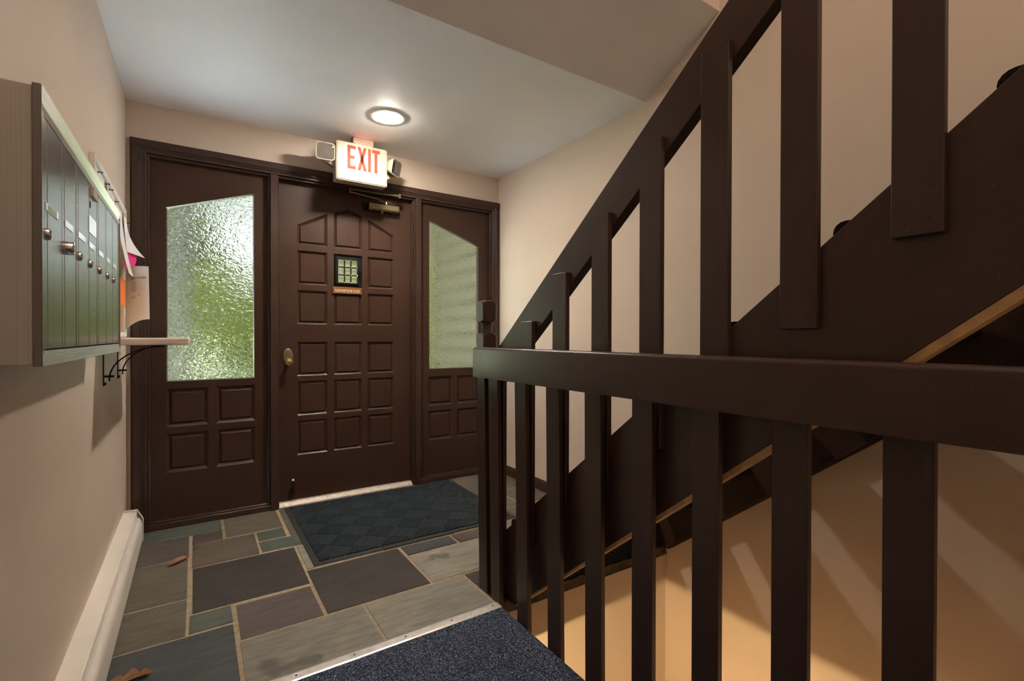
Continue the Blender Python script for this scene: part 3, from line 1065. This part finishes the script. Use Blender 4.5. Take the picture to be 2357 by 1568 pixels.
# basket-weave of ribs, laid at 45 degrees
INX0, INX1, INY0, INY1 = mx0 + 0.029, mx1 - 0.029, my0 + 0.033, my1 - 0.029


def clip(poly, x0, x1, y0, y1):
    for ax, lim, keep in ((0, x0, 1), (0, x1, -1), (1, y0, 1), (1, y1, -1)):
        out = []
        for i in range(len(poly)):
            p, q = poly[i - 1], poly[i]
            ip, iq = (p[ax] - lim) * keep >= 0, (q[ax] - lim) * keep >= 0
            if ip != iq:
                s = (lim - p[ax]) / (q[ax] - p[ax])
                out.append((p[0] + (q[0] - p[0]) * s, p[1] + (q[1] - p[1]) * s))
            if iq:
                out.append(q)
        poly = out
        if not poly:
            return []
    return poly


MB().box(INX0, INX1, INY0, INY1, 0.003, 0.0066).build('mat_base', RUBBER, mat_)
ribs = MB()
B = 0.1365
NR = 8
u_, v_ = Vector((math.cos(math.radians(-38)), math.sin(math.radians(-38)))), Vector((math.cos(math.radians(52)), math.sin(math.radians(52))))
org = Vector((0.60, 2.44))
for iu in range(-14, 15):
    for iv in range(-14, 15):
        c0 = org + u_ * (iu * B) + v_ * (iv * B)
        if not (mx0 - 0.2 < c0.x < mx1 + 0.2 and my0 - 0.25 < c0.y < my1 + 0.2):
            continue
        al, ac = (u_, v_) if (iu + iv) % 2 == 0 else (v_, u_)
        for r in range(NR):
            a0 = c0 + ac * (B * (r + 0.16) / NR) + al * (0.03 * B)
            a1 = a0 + al * (0.94 * B)
            wv = ac * (B * 0.56 / NR)
            poly = [(a0.x, a0.y), (a1.x, a1.y), ((a1 + wv).x, (a1 + wv).y), ((a0 + wv).x, (a0 + wv).y)]
            poly = clip(poly, INX0, INX1, INY0, INY1)
            if len(poly) >= 3:
                ribs.prism(poly, 'Z', 0.0064, 0.0122)
ro = ribs.build('rib', MATF, mat_)
ro['kind'] = 'stuff'

# ================================================================== BASEBOARD HEATER
ht = thing('baseboard_heater', 'long white baseboard heater along the bottom of the left wall', 'heater', (XL, 2.0, 0.0))
HY0, HY1 = -0.6, 3.262
tp = [(XL, 0.165), (XL, 0.172), (-0.266, 0.1695), (-0.2605, 0.166), (-0.2605, 0.152), (-0.263, 0.152), (-0.263, 0.1635)]
MB().prism(tp, 'Y', HY0, HY1 + 0.004).build('top_cover', HEATERP, ht)
MB().prism([(XL, 0.0), (XL, 0.165), (XL + 0.004, 0.165), (XL + 0.004, 0.0)], 'Y', HY0, HY1).build('back_plate', HEATERP, ht)
dp = [(-0.270, 0.150), (-0.2665, 0.1545), (-0.2615, 0.148), (-0.2590, 0.139), (-0.2625, 0.139)]
MB().prism(dp, 'Y', HY0, HY1 - 0.03).build('damper_strip', HEATERP, ht)
fp = [(-0.2640, 0.128), (-0.2600, 0.1355), (-0.2540, 0.137), (-0.2470, 0.132), (-0.2400, 0.116), (-0.2375, 0.100), (-0.2375, 0.012), (-0.2420, 0.010), (-0.2420, 0.100), (-0.2500, 0.125), (-0.2580, 0.130)]
MB().prism(fp, 'Y', HY0, HY1 - 0.03).build('front_panel', HEATERP, ht, smooth=True)
ec = [(XL, 0.0), (-0.2345, 0.0), (-0.2345, 0.122), (-0.2595, 0.1745), (XL, 0.1755)]
MB().prism(ec, 'Y', HY1 - 0.004, HY1).build('end_cap', HEATERP, ht)
ecr = MB()
e2 = [(-0.2345, 0.0), (-0.2345, 0.122), (-0.2595, 0.1745), (XL, 0.1755), (XL, 0.1735), (-0.2605, 0.1725), (-0.2362, 0.1215), (-0.2362, 0.0)]
ecr.prism(e2, 'Y', HY1 - 0.024, HY1 - 0.004)
ecr.build('cap_rim', HEATERP, ht)
MB().tube([(-0.285, HY0, 0.075), (-0.285, HY1 - 0.01, 0.075)], 0.011, 10).build('heating_pipe', flat('copper_pipe', (0.30, 0.12, 0.06), 0.4, 1.0), ht)
fin = MB()
for i in range(300):
    y = HY1 - 0.10 - i * 0.011
    fin.box(-0.312, -0.262, y, y + 0.0008, 0.045, 0.105)
fo = fin.build('heating_fins', flat('dull_fin', (0.25, 0.24, 0.23), 0.5, 0.9), ht)
fo['kind'] = 'stuff'

# ================================================================== MAILBOXES
MX = -0.226
mbx = thing('mailbox_unit', 'brushed metal wall mailbox with seven tall narrow locked doors', 'mailbox', (XL, 1.70, 1.045))
MB().box(XL + 0.0005, MX - 0.011, 1.172, 2.230, 1.049, 1.543).build('housing', MBBOX, mbx, bevel=0.002)
y0, y1, z0, z1 = 1.167, 2.234, 1.0465, 1.5455
for (a, b_, c_, d_) in ((y0, y0 + 0.004, z0, z1), (y1 - 0.004, y1, z0, z1)):
    MB().box(MX - 0.012, MX + 0.0005, a, b_, c_, d_).build('frame_rim', MBRIM, mbx, bevel=0.001, seg=1)
DY0, DY1, DZ0, DZ1 = 1.199, 2.204, 1.078, 1.499
# ribbed sloping frame bars at top and bottom, plain side bars


def ribbed(zo, zi):
    mb = MB()
    nrib = 9
    pts = []
    for i in range(nrib):
        f0, f1 = i / nrib, (i + 1) / nrib
        za, zb = zo + (zi - zo) * f0, zo + (zi - zo) * f1
        xa, xb = MX + 0.0 - 0.0035 * f0, MX - 0.0035 * f1
        pts += [(xa, za), (xa + 0.0014, za + (zb - za) * 0.25), (xa + 0.0014, za + (zb - za) * 0.7), (xb, zb)]
    base = [(MX - 0.012, zi), (MX - 0.012, zo)]
    poly = pts + base
    mb2 = MB()
    mb2.prism([(p[0], p[1]) for p in poly], 'Y', y0 + 0.004, y1 - 0.004)
    return mb2


ribbed(z0, DZ0 - 0.004).build('frame_bar', MBFRAME, mbx)
tb = ribbed(z1, 1.5165)
tb.build('frame_bar', MBFRAME, mbx)
MB().prism([(MX - 0.012, 1.5130), (MX - 0.0005, 1.5130), (MX - 0.0025, DZ1 + 0.002), (MX - 0.012, DZ1 + 0.002)], 'Y', y0 + 0.004, y1 - 0.004).build('frame_bar', MBFRAME, mbx)
for (a, b_) in ((y0 + 0.004, DY0 - 0.002), (DY1 + 0.002, y1 - 0.004)):
    MB().box(MX - 0.012, MX - 0.002, a, b_, z0 + 0.002, z1 - 0.002).build('frame_bar', MBDOOR, mbx)
MB().box(MX - 0.0115, MX - 0.0105, DY0 - 0.02, DY1 + 0.02, DZ0 - 0.02, DZ1 + 0.018).build('dark_backing', DARK, mbx)
edges_y = [1.199, 1.3405, 1.4800, 1.6215, 1.7620, 1.9080, 2.0490, 2.204]
lock_y = [1.222, 1.392, 1.516, 1.659, 1.800, 1.949, 2.086]
lab_y = [(1.209, 1.304), (1.366, 1.447), (1.501, 1.592), (1.644, 1.733), (1.789, 1.872), (1.935, 2.012), (2.074, 2.152)]
for i in range(7):
    a, b_ = edges_y[i] + 0.0016, edges_y[i + 1] - 0.0016
    dx = MX - 0.0025 + random.uniform(-0.0006, 0.0006)
    d = MB().box(MX - 0.010, dx, a, b_, DZ0, DZ1).build('mailbox_door', MBDOOR, mbx, bevel=0.0012, seg=1)
    MB().box(dx - 0.0008, dx + 0.0005, a + 0.022, a + 0.0232, DZ0 + 0.002, DZ1 - 0.002).build('door_rib', MBDOOR, d)
    big = i == 1
    L_ = 0.0110 if big else 0.0048
    r = 0.0140 if big else 0.0112
    lk = MB().lathe([(r * 1.02, 0.0), (r, L_ - 0.002), (r * 0.93, L_), (r * 0.80, L_ + 0.0004), (r * 0.3, L_ + 0.0006)], (dx, lock_y[i], 1.290), 'X', 22).build('lock', STEEL, d, smooth=True)
    lb = MB().box(dx - 0.001, dx + 0.0012, lab_y[i][0], lab_y[i][1], 1.3325, 1.3465).build('name_label', CARD, d)
    if not big:
        MB().box(dx + 0.0, dx + 0.0015, lab_y[i][1] - 0.0155, lab_y[i][1] - 0.0125, 1.3330, 1.3460).build('label_tab', STEEL, d)
    if i == 0:
        MB().box(dx + 0.001, dx + 0.0016, lab_y[i][0] + 0.012, lab_y[i][1] - 0.016, 1.3340, 1.3452).build('green_card', flat('green_card', (0.55, 0.74, 0.60), 0.5), d)
    MB().box(dx + L_ + 0.0002, dx + L_ + 0.0009, lock_y[i] - 0.0013, lock_y[i] + 0.0013, 1.283, 1.297).build('keyhole', DARK, d)
    if i == 3:
        sg = MB().box(dx - 0.001, dx + 0.0012, 1.641, 1.750, 1.371, 1.4155).build('notice_card', CARD, d)
        pc = MB().box(dx - 0.001, dx + 0.006, 1.674, 1.742, 1.470, 1.496).build('plastic_tag', flat('beige_tag', (0.55, 0.45, 0.36), 0.4), d, bevel=0.001, seg=1)
        MB().lathe([(0.010, 0.0), (0.009, 0.0006)], (dx, 1.664, 1.446), 'X', 14, 0.8, 1.0).build('key_hole', DARK, d)
MB().lathe([(0.006, 0.0), (0.005, -0.003), (0.002, -0.0036)], (MX - 0.062, 1.172, 1.062), 'Y', 12).build('screw', STEEL, mbx, smooth=True)

# ================================================================== NOTICE BOARD, PINS AND PAPERS
nbz0, nbz1, nby0, nby1, nbx = 1.10, 1.766, 2.292, 3.247, -0.301
NS = 1.038      # board plane relative to the first survey


def nbp(p):
    return (p[0], p[1] * NS, 1.10 + (p[2] - 1.10) * NS)

nbd = thing('notice_board', 'cork notice board in a pale frame on the left wall beyond the mailboxes', 'notice board', (XL, 2.65, 1.42))
for (a, b_, c_, d_) in ((nby0, nby0 + 0.022, nbz0, nbz1), (nby1 - 0.022, nby1, nbz0, nbz1), (nby0 + 0.022, nby1 - 0.022, nbz0, nbz0 + 0.022), (nby0 + 0.022, nby1 - 0.022, nbz1 - 0.022, nbz1)):
    MB().box(XL + 0.0005, nbx, a, b_, c_, d_).build('frame_bar', WHITEPL, nbd, bevel=0.001, seg=1)
MB().box(XL + 0.0005, nbx - 0.010, nby0 + 0.022, nby1 - 0.022, nbz0 + 0.022, nbz1 - 0.022).build('cork_panel', CORK, nbd)


def sheet(name, label, mat, fn, nu=10, nv=14, th=0.0006, group=None):
    """curled paper: fn(u,v) -> point, u across, v down"""
    mb = MB()
    P = [[Vector(nbp(fn(i / nu, j / nv))) for i in range(nu + 1)] for j in range(nv + 1)]
    vs, fs = [], []
    off = []
    for j in range(nv + 1):
        for i in range(nu + 1):
            du = P[j][min(i + 1, nu)] - P[j][max(i - 1, 0)]
            dv = P[min(j + 1, nv)][i] - P[max(j - 1, 0)][i]
            n = du.cross(dv).normalized()
            off.append(P[j][i] + n * th)
    vs = [p for row in P for p in row] + off
    w = nu + 1
    K = w * (nv + 1)
    for j in range(nv):
        for i in range(nu):
            q = (j * w + i, j * w + i + 1, (j + 1) * w + i + 1, (j + 1) * w + i)
            fs.append(q)
            fs.append(tuple(x + K for x in reversed(q)))
    border = [i for i in range(w)] + [j * w + nu for j in range(1, nv + 1)] + [nv * w + i for i in range(nu - 1, -1, -1)] + [j * w for j in range(nv - 1, 0, -1)]
    for a, b_ in zip(border, border[1:] + border[:1]):
        fs.append((a, b_, b_ + K, a + K))
    mb.add([tuple(p) for p in vs], fs)
    o = mb.build(name, mat, None, smooth=True)
    tag(o, label, 'paper', group)
    return o


CXP = nbx - 0.0085
p1 = sheet('notice_paper', 'white notice pinned at the near top corner of the cork board', PAPER,
           lambda u, v: (CXP + 0.001 + 0.004 * v * v, 2.255 + 0.215 * u, 1.715 - 0.28 * v))
p2 = sheet('notice_paper', 'white notice with lines of print pinned in the middle of the cork board', PAPERD,
           lambda u, v: (CXP + 0.004 + 0.010 * v * v, 2.52 + 0.215 * u, 1.712 - 0.28 * v))
p3 = sheet('notice_paper', 'long white list hanging at the far side of the cork board', PAPER,
           lambda u, v: (CXP + 0.003 + 0.046 * v ** 1.6, 2.78 + 0.200 * u + 0.010 * v, 1.700 - 0.31 * v))
p3b = sheet('notice_paper', 'white sheet curling off the far end of the cork board into a point', PAPER,
            lambda u, v: (CXP + 0.011 + 0.075 * (v ** 2.2) * (0.15 + 0.85 * u), 3.002 + 0.105 * u + 0.01 * v, 1.690 - (0.175 + 0.01 * u) * v))
p4 = sheet('pink_paper', 'bright magenta sheet showing under the curling white paper', PINK,
           lambda u, v: (CXP + 0.003 + 0.043 * u * math.sin(math.pi * min(1, v * 0.75 + 0.1)) + 0.012 * v, 3.005 + 0.085 * u, 1.585 - 0.150 * v))
p5 = sheet('orange_paper', 'orange sheet at the near lower part of the board beside the owners notice', ORANGE,
           lambda u, v: (CXP + 0.003 + 0.020 * u, 2.80 + 0.12 * u, 1.395 - 0.13 * v - 0.03 * u))
def own(u, v):
    # page 0.105 wide in X that bends away from the wall and faces the room
    x = CXP + 0.012 + 0.098 * u
    y = 2.985 + 0.06 * (1 - u) ** 2 - 0.02 * v
    z = 1.448 - 0.262 * v - 0.055 * v * (1 - u) ** 2.2
    return (x + 0.006 * v * u, y, z)


p6 = sheet('owners_notice', 'white page headed FOR OWNERS sticking out from the far end of the board', PAPER, own)


def onown(u, v, w_):
    p = Vector(nbp(own(u, v)))
    return (p.x, p.y - 0.0012 - w_, p.z)


text_mesh('FOR OWNERS', 0.66, 0.040, BLUEINK, 'heading', p6, lambda a, h, w_: onown(0.24 + a, 0.235 - h, w_), 0.0004, bold=0.01)
ln = MB()
for i in range(6):
    v0 = 0.285 + i * 0.030
    ln.add([onown(0.26, v0, 0), onown(0.46, v0, 0), onown(0.46, v0 + 0.010, 0), onown(0.26, v0 + 0.010, 0)], [(0, 1, 2, 3)])
ln.build('print_lines', flat('lilac_ink', (0.38, 0.35, 0.55), 0.7), p6)['kind'] = 'stuff'
ln = MB()
for (v0, ua, ub) in ((0.520, 0.26, 0.62), (0.548, 0.26, 0.47)):
    ln.add([onown(ua, v0, 0), onown(ub, v0, 0), onown(ub, v0 + 0.008, 0), onown(ua, v0 + 0.008, 0)], [(0, 1, 2, 3)])
ln.build('print_lines', INK, p6)['kind'] = 'stuff'


def lines_on(o, fn, rows, mat, name='print_lines'):
    lnm = MB()
    for (v0, ua, ub, hh) in rows:
        q = []
        for (uu, vv) in ((ua, v0), (ub, v0), (ub, v0 + hh), (ua, v0 + hh)):
            p = nbp(fn(uu, vv))
            q.append((p[0] + 0.0012, p[1], p[2]))
        lnm.add(q, [(0, 1, 2, 3)])
    lnm.build(name, mat, o)['kind'] = 'stuff'


f1 = lambda u, v: (CXP + 0.001 + 0.004 * v * v, 2.255 + 0.215 * u, 1.715 - 0.28 * v)
lines_on(p1, f1, [(0.17 + 0.05 * i, 0.10, 0.88, 0.022) for i in range(4)], PALEINK)
f2 = lambda u, v: (CXP + 0.004 + 0.010 * v * v, 2.52 + 0.215 * u, 1.712 - 0.28 * v)
lines_on(p2, f2, [(0.10, 0.15, 0.75, 0.012), (0.16, 0.3, 0.7, 0.01), (0.22, 0.2, 0.8, 0.01), (0.30, 0.15, 0.8, 0.008), (0.36, 0.15, 0.8, 0.008)], INK)
f3 = lambda u, v: (CXP + 0.003 + 0.046 * v ** 1.6, 2.78 + 0.200 * u + 0.010 * v, 1.700 - 0.31 * v)
lines_on(p3, f3, [(0.45 + 0.03 * i, 0.08, 0.9, 0.004) for i in range(12)] + [(0.87, 0.1, 0.7, 0.008), (0.93, 0.15, 0.9, 0.008)], PALEINK)


def pin(y, z, mat, label, x=None):
    y, z = y * NS, 1.10 + (z - 1.10) * NS
    t_ = thing('push_pin', label, 'pin', (x or CXP, y, z))
    c = (x or CXP, y, z)
    MB().lathe([(0.0045, 0.003), (0.0042, 0.005), (0.0022, 0.007), (0.0022, 0.014), (0.0042, 0.016), (0.0042, 0.018)], c, 'X', 10).build('pin_head', mat, t_, smooth=True)
    MB().lathe([(0.0006, -0.004), (0.0006, 0.004)], c, 'X', 6).build('pin_shaft', STEEL, t_)


pin(2.30, 1.700, GREENP, 'dark green push pin in the nearest notice on the cork board')
pin(2.475, 1.703, BLUEP, 'dark blue push pin near the middle of the cork board')
pin(2.545, 1.699, GREENP, 'green push pin beside the blue one on the cork board', CXP + 0.003)
pin(2.745, 1.697, REDP, 'red push pin on the cork board')
pin(3.095, 1.672, GREENP, 'bright green push pin at the far edge of the board', CXP + 0.006)

# ================================================================== SHELF
sh = thing('wall_shelf', 'pale narrow wall shelf on two thin black brackets beside the left window', 'shelf', (XL, 2.78, 1.06))
MB().box(XL + 0.0005, -0.022, 2.430, 3.130, 1.066, 1.0945).build('shelf_board', SHELFW, sh, bevel=0.006)
for yb in (2.590, 3.028):
    b1 = MB().box(XL + 0.0005, XL + 0.0035, yb - 0.008, yb + 0.008, 0.895, 1.066)
    b1.box(XL + 0.0005, -0.10, yb - 0.008, yb + 0.008, 1.0632, 1.0658)
    bo = b1.build('bracket', BLACK, sh)
    arc = [(XL + 0.020, yb, 0.915)]
    for i in range(9):
        a = math.radians(180 - 90 * i / 8)
        arc.append((XL + 0.205 + 0.185 * math.cos(a), yb, 0.925 + 0.134 * math.sin(a)))
    MB().tube(arc, 0.0028, 8).build('bracket_arc', BLACK, bo)
    c2 = MB().tube([(XL + 0.002, yb, 0.935), (XL + 0.036, yb, 0.935)], 0.0045, 8)
    c2.tube([(XL + 0.002, yb, 0.905), (XL + 0.010, yb, 0.905)], 0.006, 8)
    c2.build('bracket_clip', BLACK, bo)

# ================================================================== FALLEN LEAVES


def leaf(name, label, cx, cy, ang, L, W, lobed):
    n = 26
    out = []
    for i in range(n + 1):
        s = i / n
        w = W * math.sin(math.pi * s) ** 0.8
        if lobed:
            w *= 0.45 + 0.75 * abs(math.sin(s * 9.0))
        else:
            w *= 1.0 + 0.035 * (1 if i % 2 else -1)
        out.append((s, w))
    ca, sa = math.cos(ang), math.sin(ang)
    vs, fs = [], []
    for s, w in out:
        for k in (-1, 0, 1):
            lx, ly = (s - 0.5) * L, k * w * 0.5
            z = 0.004 + 0.012 * (abs(k) * (w / W)) * (0.4 + s) + 0.010 * (s - 0.5) ** 2
            vs.append((cx + lx * ca - ly * sa, cy + lx * sa + ly * ca, z))
    for i in range(n):
        for k in (0, 1):
            fs.append((i * 3 + k, i * 3 + k + 1, (i + 1) * 3 + k + 1, (i + 1) * 3 + k))
    K = len(vs)
    vs2 = vs + [(x, y, z - 0.0008) for x, y, z in vs]
    f2_ = fs + [tuple(i + K for i in reversed(f)) for f in fs]
    for i in range(n):
        f2_.append((i * 3, (i + 1) * 3, (i + 1) * 3 + K, i * 3 + K))
        f2_.append((i * 3 + 2, i * 3 + 2 + K, (i + 1) * 3 + 2 + K, (i + 1) * 3 + 2))
    mb = MB().add(vs2, f2_)
    o = mb.build(name, LEAFBR, None, smooth=True)
    tag(o, label, 'leaf')
    d0 = Vector((ca, sa, 0))
    p0 = Vector((cx, cy, 0.006)) + d0 * (L * 0.5)
    MB().tube([p0 - d0 * L, p0 - d0 * (L * 0.5) + Vector((0, 0, -0.001)), p0 + d0 * (L * 0.18)], 0.0008, 5).build('stem', LEAFBR, o)
    return o


leaf('dry_leaf', 'oval brown dry leaf on the slate floor in front of the left window', -0.072, 2.852, math.radians(40), 0.110, 0.042, False)
leaf('dry_leaf', 'lobed brown dry leaf on dark slate at the bottom left beside the heater', -0.178, 1.958, math.radians(-8), 0.120, 0.055, True)

# ================================================================== OUTSIDE
lawn = MB()
gx, gy = [-14 + 28 * i / 14 for i in range(15)], [3.60, 5, 7, 9, 12, 16, 22, 30, 45]
vs_ = [(x, y, -0.16) for y in gy for x in gx]
fs_ = [(j * 15 + i, j * 15 + i + 1, (j + 1) * 15 + i + 1, (j + 1) * 15 + i) for j in range(8) for i in range(14)]
lo = MB().add(vs_, fs_).build('lawn', GRASS)
lo['kind'] = 'stuff'
tag(lo, 'green lawn outside the entrance seen through the rippled glass', 'lawn')


def leafy(name, label, c, rx, ry, rz, n, size, mat, seed, trunk=True, cat='shrub'):
    t_ = thing(name, label, cat, (c[0], c[1], 0.0))
    r = random.Random(seed)
    mb = MB()
    for _ in range(n):
        while True:
            p = Vector((r.uniform(-1, 1), r.uniform(-1, 1), r.uniform(-1, 1)))
            if 0.35 < p.length < 1.0:
                break
        q = Vector((c[0] + p.x * rx, c[1] + p.y * ry, c[2] + p.z * rz))
        d = Vector((r.uniform(-1, 1), r.uniform(-1, 1), r.uniform(-0.6, 0.6))).normalized() * size
        e = d.orthogonal().normalized() * size * 0.45
        mb.add([q - d, q + e, q + d, q - e], [(0, 1, 2, 3)])
    fo_ = mb.build('foliage', mat, t_)
    fo_['kind'] = 'stuff'
    if trunk:
        MB().tube([(c[0], c[1], -0.15), (c[0] + 0.03, c[1], c[2] * 0.5), (c[0], c[1], c[2] + rz * 0.4)], [0.09, 0.07, 0.03], 10).build('trunk', BARK, t_)
    return t_


leafy('shrub', 'bright green shrub beyond the left glass pane', (0.50, 10.5, 1.62), 0.72, 0.7, 1.0, 1500, 0.09, SHRUB, 1)
leafy('shrub', 'darker green shrub left of the bright one outside', (-0.70, 9.0, 1.3), 0.62, 0.6, 1.1, 1500, 0.08, TREEL, 2)
leafy('shrub', 'green bush just past the corner of the siding outside the right glass', (3.75, 8.5, 1.3), 0.55, 0.5, 1.4, 1500, 0.09, SHRUB, 4)
tr = thing('tree', 'grey tree trunk outside at the left edge of the left glass', 'tree', (-0.20, 7.4, 0))
MB().tube([(-0.20, 7.4, -0.155), (-0.18, 7.4, 1.5), (-0.16, 7.45, 3.2), (-0.20, 7.5, 5.0)], [0.19, 0.16, 0.13, 0.07], 12).build('trunk', BARK, tr)
r = random.Random(5)
leafy('tree', 'tall green tree closing the view beyond the shrubs outside', (-1.5, 17.0, 3.0), 2.3, 1.2, 3.3, 5200, 0.20, TREEL, 8, cat='tree')
leafy('hedge_shrub', 'sunny green shrub at the right behind the near shrubs outside', (1.9, 14.0, 1.2), 1.1, 0.8, 1.4, 2600, 0.12, SHRUB, 9)
mb = MB()
for _ in range(2500):
    q = Vector((r.gauss(0.1, 1.2), r.gauss(8.6, 0.8), r.uniform(2.85, 5.4)))
    d = Vector((r.uniform(-1, 1), r.uniform(-1, 1), r.uniform(-0.6, 0.6))).normalized() * 0.11
    e = d.orthogonal().normalized() * 0.05
    mb.add([q - d, q + e, q + d, q - e], [(0, 1, 2, 3)])
fo_ = mb.build('foliage', TREEL, tr)
fo_['kind'] = 'stuff'

po = MB().box(-3.0, 2.468, 3.58, 5.45, -0.20, -0.06).build('bounce_paving', PAVE)  # added out of view to bounce sunlight onto the entry ceiling
po.location.z = 0.0
tag(po, 'added blue paving outside the front door, bouncing light indoors', 'paving')

ho = thing('lawn_shade_block', 'added unseen house across the lawn to the right', 'blocker', (8.6, 19.0, 0))
MB().box(6.2, 11.0, 5.6, 34.0, -0.158, 19.0).build('shade_block_wall', SIDING, ho)  # added out-of-view block, keeps the sun off the lawn and trees
MB().prism([(5.9, 19.0), (11.3, 19.0), (8.6, 21.0)], 'Y', 5.4, 34.2).build('shade_block_roof', BARK, ho)

# clapboard wall of the neighbouring wing, seen through the right glass
nw = thing('siding_wall', 'clapboard wall outside the right glass pane', 'wall', (2.6, 4.5, 0))
MB().box(2.512, 5.5, 3.60, 5.50, -0.058, 2.7).build('lap_shadow_core', DARK, nw)  # black core in the widened board gaps paints the lap shadows
for i in range(16):
    zb = -0.05 + i * 0.172
    MB().prism([(2.512, zb), (2.482, zb), (2.480, zb + 0.010), (2.500, zb + 0.136), (2.512, zb + 0.136)], 'Y', 3.60, 5.50).build('clapboard', SIDING, nw)
MB().box(2.470, 2.525, 5.50, 5.60, -0.058, 2.7).build('corner_board', SIDING, nw)
